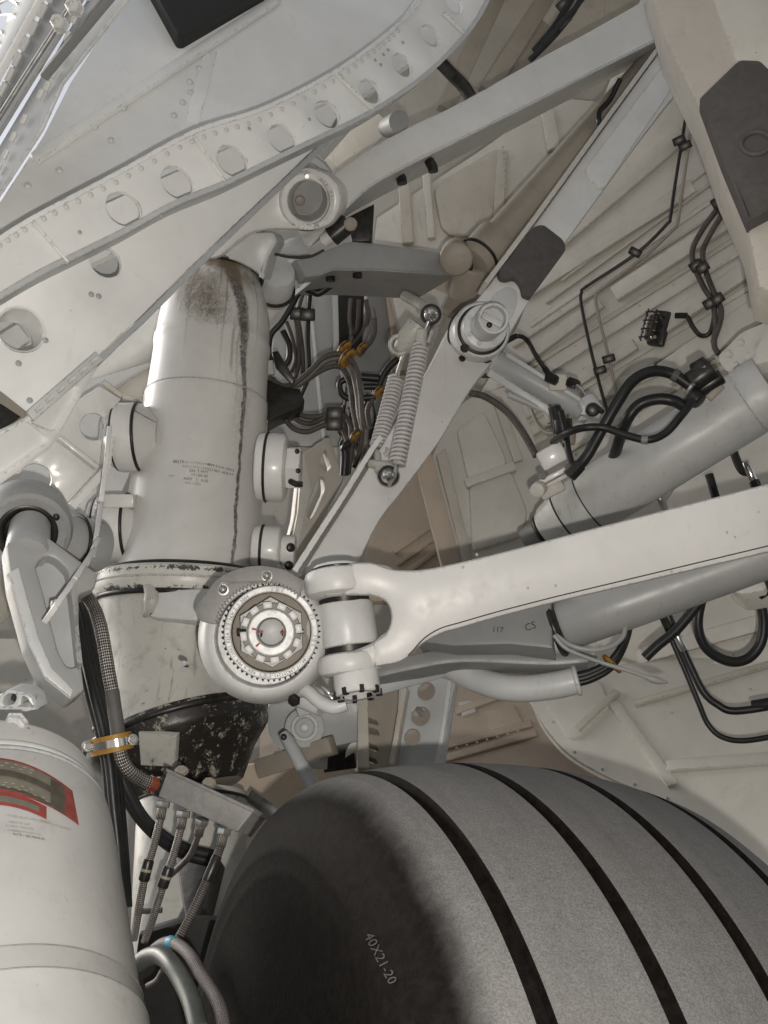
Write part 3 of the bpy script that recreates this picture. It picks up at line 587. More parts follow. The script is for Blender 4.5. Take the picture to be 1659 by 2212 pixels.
# ================================================================ shock strut
def sx(y): return 408+(1230-y)*.105
def sdp(y): return 2.45+(1700-y)/1110*.35
A0=P(sx(1225),1225,sdp(1225)); A1=P(sx(570),570,sdp(570)); AX=(A1-A0).normalized()
def st(y): return (P(sx(y),y,sdp(y))-A0).dot(AX)
def prf(l): return [(st(y+15),px(h,sdp(y))) for y,h in l]
strut=thing('shock_strut','tall white landing gear strut with stencilled lettering and a black oil run','landing gear strut',A0)
barrel=lathe('barrel',A0,A1,prf([(1250,152),(1222,151),(1180,149),(1080,143),(1000,138.5),(900,134),(858,132),(852,131),(849,129),(846,128.5),(838,127.5),(790,124.5),(752,122.5),(746,124),(738,124.8),(728,124.2),(722,121),(700,119.5),(668,116),(640,108),(612,97),(596,90),(578,85)]),M['strut'],strut,96,(True,True),24)
tube('seam_ring',[A0+AX*st(847)+v for v in []] or [A0+AX*st(863.5)+(basis(AX)[1]*math.cos(t*math.pi/36)+basis(AX)[2]*math.sin(t*math.pi/36))*px(129.2,sdp(848)) for t in range(73)],.0022,M['grey'],strut,6)
def ringt(name,p,ax,r,rt,mat,par,n=60,seg=8):
    a,e1,e2=basis(ax); return tube(name,[p+(e1*math.cos(2*math.pi*k/n)+e2*math.sin(2*math.pi*k/n))*r for k in range(n+1)],rt,mat,par,seg)
ringt('neck_seal',A0+AX*st(594),AX,px(88,2.8),.011,M['dark'],strut)
SB=bvh(barrel)
# stencilled lettering on the barrel
def on_strut(cx,cy,rot,sag=0.0):
    ca,sa=math.cos(rot),math.sin(rot)
    def f(x,y):
        X=cx+x*ca+y*sa; Y=cy+x*sa-y*ca+sag*x*x
        return hit(SB,X,Y,.0006) or P(X,Y,2.4)
    return f
for s,x,y,rt,sz,mt in [('88277',385,1000.5,.06,9.0,'ink'),('ASSY LTM9010Y05-',425,1003,.10,7.6,'inkf'),('4409 E 014 10015',476,1012,.24,8.2,'ink'),('ASSY LTP2C1400-',422,1012,.10,7.6,'inkf'),('523 REV. ADE.AT',476,1022,.22,7.8,'ink'),('S/N  T 9977',429,1021,.10,8.2,'ink'),('PSN',419,1028,.08,7.0,'inkf'),('50147',438,1031,.12,9.0,'ink'),('ASSY   1   0-05',423,1039,.12,8.6,'ink'),('MFR 13002',416,1047,.09,7.6,'inkf'),('MSN',370,1030,.02,6.0,'inkf')]:
    text('lettering',s,sz,on_strut(x,y,rt,.0004),M[mt],strut)
# side bosses
def boss(x0,y0,x1,y1,d0,d1,r,parts):
    a=P(x0,y0,d0); b=P(x1,y1,d1); return a,b,(b-a).normalized()
dB=2.56
for (xr,x1,x2,x3,y,r) in ((303,256,241,229,944,75),(279,216,204,196,1141,74)):
    a=P(xr+5,y,dB); b=P(x1,y+2,dB); rr=px(r,dB); u=(b-a).normalized(); cyl('trunnion_boss',a,b,rr,M['white'],strut,56,.008); cyl('boss_root',P(xr+42,y,dB),P(xr+2,y,dB),rr*.55,M['strut'],strut,40,0,rr*.97)
    ringt('root_seam',P(xr,y,dB),u,rr*1.004,.0045,M['dark'],strut,56,8); ringt('boss_seam',b,u,rr*.93,.004,M['dark'],strut,48,6)
    c2=P(x2,y+3,dB); c3=P(x3,y+3,dB); cyl('boss_cap',b,c2,rr*.86,M['greyl'],strut,40,.004); cyl('boss_disc',c2,c3,rr*.70,M['grey'],strut,40,.004)
    for t in (140,200,250): bolt(c2+(RM@Vector((0,-math.cos(R(t-180)),math.sin(R(t-180)))))*rr*.78,u,.007,M['darkw'],strut,'bolt',.8,8)
bar('boss_lug',P(222,1082,2.50),P(292,1082,2.50),.035,.04,M['white'],strut)
for (x0,x1,y,r,w1) in ((555,620,1008,74,1),(545,608,1186,52,0)):
    d=2.56; a=P(x0,y,d); b=P(x1,y+3,d); rr=px(r,d); o=cyl('trunnion_boss',a,b,rr,M['white'],strut,48,.014); u=(b-a).normalized()
    fr_c=b+u*px(14,d); cyl('boss_cap',b,b+u*px(30,d),rr*.66,M['white'],strut,6 if w1 else 12)
    ringt('root_seam',P(x0+22,y+1,d),u,rr*1.005,.004,M['dark'],strut,48,6)
    if w1:
        for q in ((642,975),(644,1017)): bolt(P(q[0],q[1],2.50),RM@Vector((.35,-1,0)),.007,M['dark'],strut,'cap_hole',.3,12,True)
        tube('boss_pin',[P(628,1040,2.5),P(640,1046,2.47),P(654,1046,2.47)],.008,M['dark'],strut,8)
    else:
        for q in ((628,1183),(624,1222)): bolt(P(q[0],q[1],2.48),RM@Vector((.35,-1,0)),.012,M['dark'],strut,'cap_hole',.3,12,True)
# retaining flange, lower casting, greasy gland nut, piston
def L3(pa,da,pb,db): a=P(*pa,da); b=P(*pb,db); return a,b,(b-a).normalized()
F0,F1,FU=L3((401,1300),2.57,(404,1248),2.585)
LF=(F1-F0).length; cyl_=lathe('retaining_flange',F0,F1,[(0,px(186,2.59)),(LF*.25,px(193,2.59)),(LF*.46,px(194,2.59)),(LF*.5,px(191,2.59)),(LF*.55,px(194,2.59)),(LF*.9,px(193,2.59)),(LF,px(186,2.59)),(LF,px(150,2.59))],M['flange'],strut,80,(False,False),24)
ringt('flange_seal',F1+FU*.004,FU,px(156,2.6),.011,M['dark'],strut); ringt('flange_gap',F0-FU*.004,FU,px(186,2.59),.007,M['dark'],strut)
bolt(P(368,1217,2.395),RM@Vector((-.1,-1,.05)),.010,M['darkw'],strut,'flange_bolt',.5,14,True)
B0,B1,BU=L3((382,1582),2.44,(398,1298),2.57); LB=(B1-B0).length
cast=lathe('lower_casting',B0,B1,[(0,px(172,2.5)),(LB*.12,px(168,2.5)),(LB*.4,px(160,2.5)),(LB*.62,px(166,2.5)),(LB*.8,px(180,2.5)),(LB*.93,px(186,2.5)),(LB,px(186,2.5))],M['strutlow'],strut,72,(True,True),24)
# raised pad between casting and joint
pcx=Pl((330,1250,2.35),(450,1250,2.33),(390,1370,2.30)); plate('casting_pad',pcx,rp([(326,1268),(520,1268),(520,1352),(330,1338),(316,1330)],16),.12,M['joint'],strut,bev=.02)
tube('casting_rib',PT([(318,1262,2.36),(328,1285,2.345),(326,1310,2.34),(314,1332,2.35)],4),.02,M['darkw'],strut,12,[.012,.014,.016,.018,.020,.021,.021,.020,.018,.016,.013,.010,.006])
G0,G1,GU=L3((417,1712),2.38,(384,1572),2.44); LG=(G1-G0).length
gl=lathe('gland_nut',G0,G1,[(0,px(106,2.4)),(LG*.02,px(112,2.4)),(LG*.42,px(150,2.42)),(LG*.72,px(190,2.44)),(LG*.80,px(194,2.44)),(LG*.93,px(195,2.44)),(LG*.97,px(190,2.44)),(LG*.975,px(182,2.44)),(LG*1.1,px(176,2.44))],M['gland'],strut,80,(True,True),26)
ringt('gland_rim',G1-GU*.004,GU,px(193,2.44),.009,M['dark'],strut,90,8)
plate('gland_flat',Pl((301,1575,2.203),(376,1575,2.188),(301,1653,2.228)),[(298,1584),(382,1590),(378,1658),(303,1654)],.018,M['darkw'],strut,bev=.004)
Q0,Q1,QU=L3((400,2100),2.20,(417,1716),2.38); LQ=(Q1-Q0).length
lathe('piston',Q0,Q1,[(0,px(118,2.2)),(LQ*.5,px(118,2.3)),(LQ*.96,px(116,2.4)),(LQ,px(113,2.4))],M['darkw'],strut,56,(True,True),24)
ringt('piston_seam',Q0+QU*LQ*.96,QU,px(117,2.4),.004,M['dark'],strut)
bolt(P(458,1704,2.285),RM@Vector((.1,-1,0)),.007,M['steel'],strut,'bolt',.5,10,True)
tl=Pl((390,1850,2.16),(440,1950,2.05),(450,1850,2.14)); plate('torque_link',tl,rp([(375,1830),(470,1845),(440,1960),(405,2010),(395,1960)],6),.05,M['dark'],strut,bev=.006)
# fork head
hd=2.70
head=tube('fork_neck',PT([(473,596,2.805),(479,570,2.80),(492,548,2.795),(515,520,2.79),(545,490,2.78)],5),.1,M['white'],strut,40,[px(q,2.78) for q in [79,79,79,79,79,79,79,79,79,79,79,79,79,79,78,77,76,75,74,73,72]])
hp=lpl((540,500,2.62),(664,432,2.58),(0,.10)); plate('fork_cheek',hp,rp([(430,560,4),(470,500),(560,420),(600,394),(628,368),(664,356,24),(706,372),(736,402),(738,446),(718,484),(692,497),(620,497),(582,496),(541,503),(500,535),(470,560)],16),.13,M['white'],strut,bev=.016,holes=[(662,434,47)])
hp2=lpl((470,560,2.66),(600,500,2.64),(0,.10)); plate('fork_flank',hp2,rp([(400,574),(428,554),(541,500),(590,498),(600,520),(580,556),(566,606,4),(546,585),(508,565),(460,557),(428,562)],8),.16,M['greyl'],strut,bev=.014,lift=-.02)
tube('crack_line',[P(x,y,2.735) for x,y in cr([(560,545),(590,548),(630,556),(670,554),(700,540)],5)],.004,M['ink'],strut,6)
e1,e2,nn=frame_of(CAM-P(664,432,2.6)+RM@Vector((.25,0,-.35))); pc=P(664,433,2.60)
def ax2(p,a,b,r,nm,mt,par,n=48,bev=None,r2=None): return cyl(nm,p-nn*b,p-nn*a,r,mt,par,n,bev,r2)
lathe('fork_lug',pc-nn*.13,pc-nn*.012,[(0,px(66,2.6)),(.10,px(66,2.6)),(.112,px(65,2.6)),(.118,px(63,2.6)),(.118,px(46,2.6)),(0,px(46,2.6))],M['white'],strut,56,(False,False))
ro=px(62,2.58); ri=px(43,2.58)
lathe('bore_ring',pc-nn*.02,pc+nn*.016,[(0,ro),(.030,ro),(.034,ro-.003),(.036,ro-.006),(.036,ri+.003),(.033,ri),(-.092,ri*.97),(-.094,ri*.90)],M['nut'],strut,64,(False,False),30)
ringt('bore_gap_ring',pc+nn*-.010,nn,ro*1.01,.005,M['dark'],strut,56,8)  # dark ring in the joint round the bore ring
cyl('bore_floor',pc-nn*.118,pc-nn*.112,ri*.95,M['greyd'],strut,40,0); cyl('bore_pin_end',pc-nn*.098-e1*.012-e2*.012,pc-nn*.088-e1*.012-e2*.012,.014,M['brown'],strut,16,.004)
for i,s in enumerate('MFR 88277  LTP 7'): 
    if s!=' ':
        t=R(62-9*i); c0=pc+nn*.0366+(e1*math.cos(t)+e2*math.sin(t))*(ro+ri)*.5; E1=e1*math.sin(t)-e2*math.cos(t); E2=e1*math.cos(t)+e2*math.sin(t)
        text('lettering',s,.012,lambda x,y:c0+E1*x+E2*(y-.004),M['inkf'],strut)
tube('grease_nipple',[pc+nn*.034+e2*(ro*.86)-e1*.008,pc+nn*.050+e2*(ro*.86)-e1*.008],.006,M['steel'],strut,8)
for a,b,r,mt in ((.135,.19,px(66,2.7),'greyl'),(.19,.205,px(62,2.7),'dark'),(.205,.30,px(78,2.8),'greyl'),(.30,.315,px(70,2.8),'dark'),(.315,.42,px(80,2.9),'greyl')): ax2(pc,a,b,r,'pin_stack',M[mt],strut,48,.008)
tube('lower_fork_arm',PT([(520,625,2.95),(560,600,2.95),(610,572,2.95),(665,545,2.95)],5),px(44,2.95),M['grey'],strut,28,[px(q,2.95) for q in [26,30,34,37,39,40,41,42,42,42,42,42,42,42,40,38]])
cyl('lower_fork_boss',P(590,640,2.97),P(597,585,2.86),px(42,2.9),M['greyl'],strut,32,.012); ringt('boss_seam',P(592,626,2.94),P(597,585,2.86)-P(590,640,2.97),px(43,2.9),.006,M['dark'],strut,40,6)
tube('lock_pin',[P(700,520,2.70),P(722,505,2.68)],.018,M['white'],strut,12); lv=tube('lock_lever',[P(716,512,2.67),P(740,492,2.66),P(752,482,2.66)],.028,M['dark'],strut,14); bolt(P(757,484,2.62),CAM-P(757,484,2.62)+RM@Vector((.5,0,.3)),.016,M['brown'],strut,'bolt',.5,10)
plate('dark_bracket',flat(775,490,2.95),[(748,470),(808,440),(803,520),(760,522)],.05,M['dark'],strut)  # flat dark plate beyond the lock lever
# ================================================================ universal joint on the strut's front
fo2=P(586,1366,1.93); jn=(RM@Vector((.105,-.98,.105))).normalized(); je1,je2,_=frame_of(jn)
S_=.97/1000*1.0
joint=thing('universal_joint','white round joint housing with toothed lock ring and castle nut','universal joint',fo2)
def jc(z): return fo2+jn*z
rim=jc(-.035)+(je1*-.012+je2*-.010)
hous=lathe('housing',rim-jn*.30,rim,[(0,.125),(.10,.134),(.16,.141),(.20,.143),(.235,.1415),(.262,.136),(.284,.127),(.296,.119),(.300,.112),(.300,.104),(.296,.101),(.25,.099),(.25,0)],M['joint'],joint,96,(False,False),30)
tube('grease_nipple',[P(404,1436,1.98),P(396,1433,1.95)],.006,M['steel'],joint,8)
fr=(jc(-.022),je1,je2,jn)
ro_,ri_=.1005,.080
teeth=[]; nt_=54
for k in range(nt_):
    for q,r in ((-.28,ro_-.006),(-.10,ro_),(.10,ro_),(.28,ro_-.006)):
        t=2*math.pi*(k+q)/nt_; teeth.append((r*math.cos(t),r*math.sin(t)))
prism('toothed_ring',(jc(-.030),je1,je2,jn),teeth,.030,M['dark'],joint,[circ(0,0,ri_,64)],.0012)
lr=lathe('lock_ring',jc(-.04),jc(-.008),[(0,.0945),(.029,.0945),(.032,.092),(.032,.083),(.029,.0805),(0,.0805)],M['nut'],joint,72,(False,False),30)
for k in (20,78,86,165,172,258,266,345,352):
    t=R(k); c=jc(-.0065)+(je1*math.cos(t)+je2*math.sin(t))*.0872; box('ring_notch',c,(je1*math.cos(t)+je2*math.sin(t)),(-je1*math.sin(t)+je2*math.cos(t)),jn,.013,.011,.008,M['nut'],lr,.0015)
cyl('ring_floor',jc(-.085),jc(-.075),.082,M['brown'],joint,48)
prism('hex_nut',(jc(-.028),je1,je2,jn),[(.073*math.cos(R(60*k+32)),.073*math.sin(R(60*k+32))) for k in range(6)],.05,M['nut'],joint,[circ(0,0,.03,24)],.006)
cn=lathe('castle_nut',jc(-.03),jc(-.004),[(0,.060),(.018,.060),(.020,.058),(.020,.047),(0,.047)],M['zinc'],joint,48,(False,False),30)
for k in range(12):
    t=2*math.pi*k/12+.13; c=jc(.005)+(je1*math.cos(t)+je2*math.sin(t))*.0550
    box('castle_tooth',c,(je1*math.cos(t)+je2*math.sin(t)),(-je1*math.sin(t)+je2*math.cos(t)),jn,.0130,.0180,.020,M['nut'],cn,.0015)
lathe('hollow_pin',jc(-.10),jc(.012),[(.0,.0465),(.109,.0465),(.112,.044),(.112,.0305),(.109,.0295),(.02,.028),(.02,.0)],M['nut'],joint,56,(False,False),30)
cyl('pin_core',jc(-.075),jc(-.055),.0278,M['grey'],joint,32)
cyl('cotter_pin',jc(-.002)-je1*.068,jc(-.002)-je1*.050,.0075,M['dark'],joint,10); cyl('cotter_pin',jc(-.002)+je1*.052,jc(-.002)+je1*.066,.004,M['steel'],joint,10)
bolt(jc(-.025)-je1*.022+je2*-.004,je1,.007,M['dark'],joint,'pin_screw',.6,8,True); bolt(jc(-.025)+je1*.024-je2*.002,-je1,.007,M['rustred'],joint,'pin_screw',.6,8,True)
for t,r0,r1 in ((168,.030,.039),(178,.026,.016),(222,.031,.041),(355,.027,.018)):
    u=je1*math.cos(R(t))+je2*math.sin(R(t)); bar('torque_mark',jc(.0125 if r1>.029 else -.02)+u*r0,jc(.0125 if r1>.029 else -.02)+u*r1,.004,.001,M['redm'],joint,jn,0)
def ringtext(s,t0,dt,rad,sz,flip):
    for i,ch in enumerate(s):
        if ch==' ': continue
        t=R(t0+dt*i); u=je1*math.cos(t)+je2*math.sin(t); v=-je1*math.sin(t)+je2*math.cos(t)
        E1,E2=(v,-u) if flip else (-v,u); c=jc(-.0076)+u*rad
        text('lettering',ch,sz,lambda x,y:c+E1*x+E2*(y-sz*.35),M['ink'],lr)
ringtext('NOV 2.3 2004',160,-3.3,.0870,.0095,False); ringtext('REV B MFR 13002 EELA',247,-3.45,.0872,.0085,False); ringtext('88277-LPR201293-1',-40,-3.2,.0872,.009,False)
# lock plate with a toothed inner edge
def J2(x,y,z=0):
    r=ray(x,y); t=(fo2+jn*z-CAM).dot(jn)/r.dot(jn); v=CAM+r*t-(fo2+jn*z); return (v.dot(je1),v.dot(je2))
def t4(x,y): return (397.5+x/4,1192.5+y/4)
lp=[J2(*t4(*q),-.018) for q in cr([(300,628),(240,620),(160,600),(118,560),(108,510),(130,440),(180,375),(260,270),(330,210),(420,165),(540,130),(660,120),(780,135),(880,160),(960,205),(1010,250),(1024,300),(1005,360),(965,420)],4)]
c0=J2(*t4(700,690),-.018); a0=math.atan2(lp[-1][1]-c0[1],lp[-1][0]-c0[0]); a1=math.atan2(lp[0][1]-c0[1],lp[0][0]-c0[0])
if a1<a0: a1+=2*math.pi
inn=[]; K=27
for k in range(K*2+1):
    t=a0+(a1-a0)*k/(K*2); r=.094 if k%2 else .1015; inn.append((c0[0]+r*math.cos(t),c0[1]+r*math.sin(t)))
lockp=prism('lock_plate',(jc(-.006),je1,je2,jn),lp+inn,.012,M['zinc'],joint,[],.0018)
for q in ((338,325),(716,205)):
    v=J2(*t4(*q),-.006); c=jc(-.006)+je1*v[0]+je2*v[1]; cyl('washer',c,c+jn*.002,.0125,M['steel'],lockp,20); bolt(c+jn*.002,jn,.0088,M['steel'],lockp,'bolt',.8,12,True)
wp=[]
for q in cr([(310,300),(330,262),(420,266),(560,262),(680,258),(740,235),(735,200)],5):
    v=J2(*t4(*q),-.004); wp.append(jc(.001)+je1*v[0]+je2*v[1])
tube('safety_wire',wp,.0017,M['steel'],lockp,6)
bmj=bmesh.new()
# cross barrel carrying the brace fork
K0,K1,KU=L3((753,1398),2.01,(741,1304),2.03); cyl('cross_barrel',K0,K1,px(66,2.01),M['joint'],joint,56,.006)
cyl('gap_shade_core',P(760,1450,2.0),P(737,1250,2.03),px(56,2.01),M['dark'],joint,40,0)  # dark core put in to shade the gaps between barrel and fork eyes
tube('barrel_web',[P(600,1385,2.19),P(690,1360,2.10),P(748,1348,2.035)],.1,M['joint'],joint,32,[px(120,2.19),px(92,2.1),px(62,2.03)])
cr_=tube('saddle_lip',PT([(628,1500,2.03),(660,1492,2.0),(690,1515,1.98),(720,1528,1.97),(748,1520,1.97)],5),px(15,2.0),M['joint'],joint,14)
tube('saddle_lug',[P(600,1460,2.08),P(650,1500,2.05),P(700,1520,2.03)],px(30,2.0),M['joint'],joint,16)
bolt(P(636,1512,1.98),RM@Vector((-.3,-1,-.1)),.012,M['dark'],joint,'bolt',.9,6)
# ================================================================ big white drag brace
PAm=lpl((760,1330,1.93),(1659,1110,1.93))
brace=thing('drag_brace','large white forked drag brace reaching from the joint across to the edge','drag brace',PAm.at(1100,1230))
topl=[tuple(q) for q in cr([(760,1216),(800,1215),(835,1226),(860,1231),(905,1231),(960,1222),(1080,1194),(1240,1152)],4)]
botl=[tuple(q) for q in cr([(1200,1291),(1080,1322),(1000,1345),(950,1360),(915,1382),(888,1412),(862,1432),(830,1438),(806,1442)],4)]
slot=[tuple(q) for q in cr([(806,1388),(828,1374),(841,1355),(845,1330),(838,1306),(820,1292),(798,1286)],4)]
pts=topl+[(1690,1037),(1690,1187)]+[(q[0],q[1]+(11 if q[0]>930 else 11*max(0,(q[0]-870)/60))) for q in botl]+slot+[(740,1286)]
body=plate('brace_body',PAm,pts,.10,M['arm'],brace,bev=.010)
def off(p,d): return (p[0],p[1]+d)
tube('groove_line',[PAm.at(x,y,-.0002) for x,y in [(1690,1172)]+[(q[0],q[1]-2) for q in botl[:22]]],.0014,M['ink'],brace,6)
U0,U1,UU=L3((732,1290),1.985,(727,1234),2.0); cyl('fork_eye',U0,U1,px(72,1.99),M['arm'],brace,56,.014)
V0,V1,VU=L3((758,1458),1.965,(753,1412),1.975); cyl('fork_eye',V0,V1,px(70,1.96),M['arm'],brace,56,.014)
plate('fork_tine',PAm,[tuple(q) for q in cr([(700,1229),(760,1216),(815,1218),(850,1232),(846,1288),(800,1282),(700,1290)],5)],.10,M['arm'],brace,lift=-.004,bev=.016)
plate('fork_tine',PAm,[tuple(q) for q in cr([(740,1415),(800,1392),(838,1368),(880,1400),(850,1432),(800,1446),(745,1460)],5)],.10,M['arm'],brace,lift=-.004,bev=.016)
cyl('pin_head',U1,U1+UU*.012,px(50,2.0),M['joint'],brace,40); ringt('pin_seam',U1+UU*.002,UU,px(52,2.0),.003,M['dark'],brace,48,6)
n0=V0+ (P(770,1490,1.95)-V0)*0; N0,N1,NU=L3((774,1503),1.935,(768,1452),1.955)
nutb=lathe('castle_nut',N0,N1,[(0,px(34,1.95)),(0,px(47,1.95)),(.002,px(49,1.95)),((N1-N0).length,px(50,1.95))],M['nut'],brace,36,(False,True))
for k in range(8):
    a,b1,b2=basis(NU); t=2*math.pi*k/8+.25; u=b1*math.cos(t)+b2*math.sin(t); box('nut_slot',N0+u*px(46,1.95)+NU*.004,u,NU.cross(u),NU,.012,.0085,.014,M['black'],nutb,0)
for x,y in ((705,1492),(712,1503)): tube('nut_cotter',[P(x-8,y-8,1.93),P(x,y,1.92),P(x+6,y+6,1.92)],.0045,M['steel'],brace,8)
for x,y in ((1140,1335),(1000,1215),(1200,1255),(1450,1224),(1570,1140),(1030,1188)): bolt(PAm.at(x,min(y,1260)+10,.0),PAm.n,.003,M['grey'],brace,'paint_blister',.4,8,True)
# ================================================================ upper braces and links
PU=lpl((730,420,2.68),(1440,40,3.3),(-.06,.15))
ub=thing('upper_brace','long pale brace beam running from the strut head up to the dark pad beam','brace beam',PU.at(1050,250))
plate('beam_body',PU,[tuple(q) for q in cr([(715,378),(760,345),(820,308),(900,265),(1000,217),(1150,133),(1300,52),(1470,-45)],4)]+[tuple(q) for q in cr([(1500,45),(1432,78),(1300,145),(1150,222),(1000,297),(920,335),(862,366),(800,402),(752,445),(722,470)],4)],.05,M['white'],ub,bev=.012)
flange('lower_face',PU,[tuple(q) for q in cr([(722,472),(752,447),(800,404),(862,368),(1000,299),(1150,224),(1300,147),(1500,47)],4)],.20,.012,M['greyl'],ub,-.006)
for x,y in ((868,388),(935,362)):
    tube('bonding_stud',[P(x-8,y-14,2.87),P(x,y,2.86),P(x+1,y+9,2.86)],.016,M['dark'],ub,8)
flange('top_face',PU,[tuple(q) for q in cr([(715,380),(820,310),(1000,219),(1300,54),(1470,-43)],5)],.20,-.012,M['greyl'],ub,-.006)
PX=Pl((690,580,2.88),(990,590,3.10),(850,540,3.0))
cl=thing('cross_link','horizontal grey link from the strut head to the diagonal shaft','link',PX.at(850,580))
plate('link_body',PX,[tuple(q) for q in cr([(640,560),(690,548),(745,522),(800,522),(860,530),(930,540),(975,545),(1000,525)],4)]+[(1010,585),(980,594),(900,588),(820,583),(720,582),(690,596),(660,600)],.06,M['greym'],cl,bev=.012)
flange('lower_face',PX,[(690,596),(720,583),(820,584),(900,589),(985,595)],.26,.012,M['greym'],cl,-.006)
for x,y in ((712,600),(770,592)): tube('bonding_stud',[P(x-4,y-12,2.98),P(x+2,y,2.97),P(x+2,y+8,2.97)],.015,M['dark'],cl,8)
cyl('clevis_ear',P(988,548,3.14),P(985,560,2.98),px(36,3.05),M['brown'],cl,32,.012)
ds=thing('diagonal_shaft','brown grey round shaft rising diagonally behind the pad link','shaft',P(1230,320,3.2))
cyl('shaft_tube',P(1045,548,3.08),P(1450,85,3.45),px(37,3.08),M['brown'],ds,36,0,px(26,3.45))
D0,D1=P(1018,574,3.05),P(1072,515,3.10); cyl('shaft_collar',D0,D1,px(46,3.06),M['brown'],ds,40,.008); ringt('collar_seam',D0+(D1-D0)*.30,D1-D0,px(46.5,3.06),.006,M['dark'],ds,48,6)
cyl('shaft_fork',P(1000,640,3.12),P(1020,570,3.05),px(38,3.08),M['brown'],ds,28,.01); ringt('fork_gap',P(1005,556,3.03),RM@Vector((1,.1,.3)),px(30,3.03),.010,M['dark'],ds,36,6)
tube('cable',PT([(1340,170,3.2),(1318,215,3.22),(1296,240,3.2),(1294,262,3.18),(1300,275,3.2)],5),.009,M['hose'],ds,8)
stiff(ds,Pl((1000,640,3.25),(980,700,3.2),(1040,640,3.25)),(1010,620),(975,690),.07,.04,'brown','leg')
# folding brace, lower and upper link
PLk=lpl((720,1215,2.32),(1040,740,2.72))
ll=thing('lower_folding_link','broad white tapering link standing behind the drag brace','folding link',PLk.at(880,980))
ol=[tuple(q) for q in cr([(650,1240),(700,1160),(755,1075),(812,982),(880,872),(940,770),(975,700),(992,672),(1020,655),(1060,660),(1098,690)],4)]+[tuple(q) for q in cr([(1096,735),(1070,775),(1045,805),(1012,850),(985,895),(945,960),(870,1060),(820,1125),(768,1230)],4)]
plate('link_body',PLk,ol,.07,M['arm'],ll,bev=.008)
flange('edge_lip',PLk,[tuple(q) for q in cr([(640,1240),(690,1162),(745,1077),(802,984),(826,950)],4)],.10,.014,M['white'],ll,.012)
PUk=lpl((1060,700,2.66),(1440,120,3.20))
ul=thing('upper_folding_link','pale upper link with a dark grey scalloped pad, rising behind the brace beam','folding link',PUk.at(1200,480))
plate('link_body',PUk,[tuple(q) for q in cr([(1012,735),(1003,705),(1012,672),(1040,635),(1075,590),(1110,545),(1180,450),(1300,283),(1420,118),(1470,60)],4)]+[tuple(q) for q in cr([(1520,130),(1470,190),(1400,280),(1290,430),(1245,492),(1215,535),(1150,640),(1120,690),(1095,735),(1085,757)],4)],.07,M['white'],ul,bev=.008)
flange('edge_lip',PUk,[tuple(q) for q in cr([(1050,622),(1110,542),(1180,447),(1300,280),(1420,115)],4)],.06,.014,M['bayw'],ul,.018)
plate('raised_field',PUk,[tuple(q) for q in rp([(1272,395),(1258,372),(1440,130),(1490,120),(1480,150),(1300,415)],14)],.02,M['white'],ul,lift=.010,bev=.006)
plate('rubber_pad',PUk,rp([(1072,592,8),(1090,572,10),(1148,497,12),(1168,492,12),(1212,526,10),(1219,545,10),(1142,650,4),(1126,644,6),(1122,622,16),(1108,606,18),(1090,612,12),(1076,608,8)],10),.02,M['pad'],ul,lift=.02,bev=.005)
plate('web_recess',PUk,rp([(1060,640),(1095,618),(1115,628),(1118,655),(1098,700),(1050,680)],18),.01,M['greyl'],ul,lift=.004,bev=.002)
kn=thing('folding_link_pin','round stepped pivot pin joining the two folding links','pivot pin',P(1040,712,2.66)); ka=P(1030,724,2.70); kb=P(1068,686,2.44); ku=(kb-ka).normalized(); kl=(kb-ka).length
lathe('outer_ring',ka,kb,[(0,px(60,2.76)),(kl*.28,px(60,2.74)),(kl*.32,px(57,2.72)),(kl*.32,px(49,2.7)),(0,px(49,2.7))],M['greyl'],kn,56,(False,False))
cyl('inner_ring',ka+ku*kl*.1,ka+ku*kl*.52,px(47,2.68),M['greyl'],kn,48,.006); ringt('seam',ka+ku*kl*.33,ku,px(48.5,2.7),.0055,M['dark'],kn,56,8); ringt('seam',ka+ku*kl*.02,ku,px(61,2.76),.004,M['dark'],kn,56,8)
lathe('pin_cap',ka+ku*kl*.5,kb,[(0,px(33,2.6)),(kl*.42,px(33,2.6)),(kl*.46,px(31,2.6)),(kl*.46,px(26,2.6)),(kl*.36,px(25,2.6)),(kl*.36,0)],M['greyl'],kn,40,(False,False))
bar('cap_slot_plate',ka+ku*kl*.88-RM@Vector((.026,0,-.014)),ka+ku*kl*.88+RM@Vector((.026,0,-.014)),.018,.008,M['greyl'],kn,ku); bolt(ka+ku*kl*.90+RM@Vector((-.008,0,-.014)),ku,.008,M['dark'],kn,'bolt',.6,8,True)
for t in (150,205,250,300):
    q1,b1,b2=basis(ku); u=(RM@Vector((math.cos(R(t)),0,math.sin(R(t))))); bolt(ka+ku*kl*.53+u*px(38,2.64),ku,.006,M['greyl'],kn,'bolt',.8,8)
bolt(P(998,775,2.66),PLk.n,.009,M['dark'],ll,'bolt',.6,6); bolt(P(1004,752,2.60),RM@Vector((-.3,-1,-.3)),.011,M['dark'],kn,'set_screw',.5,8)
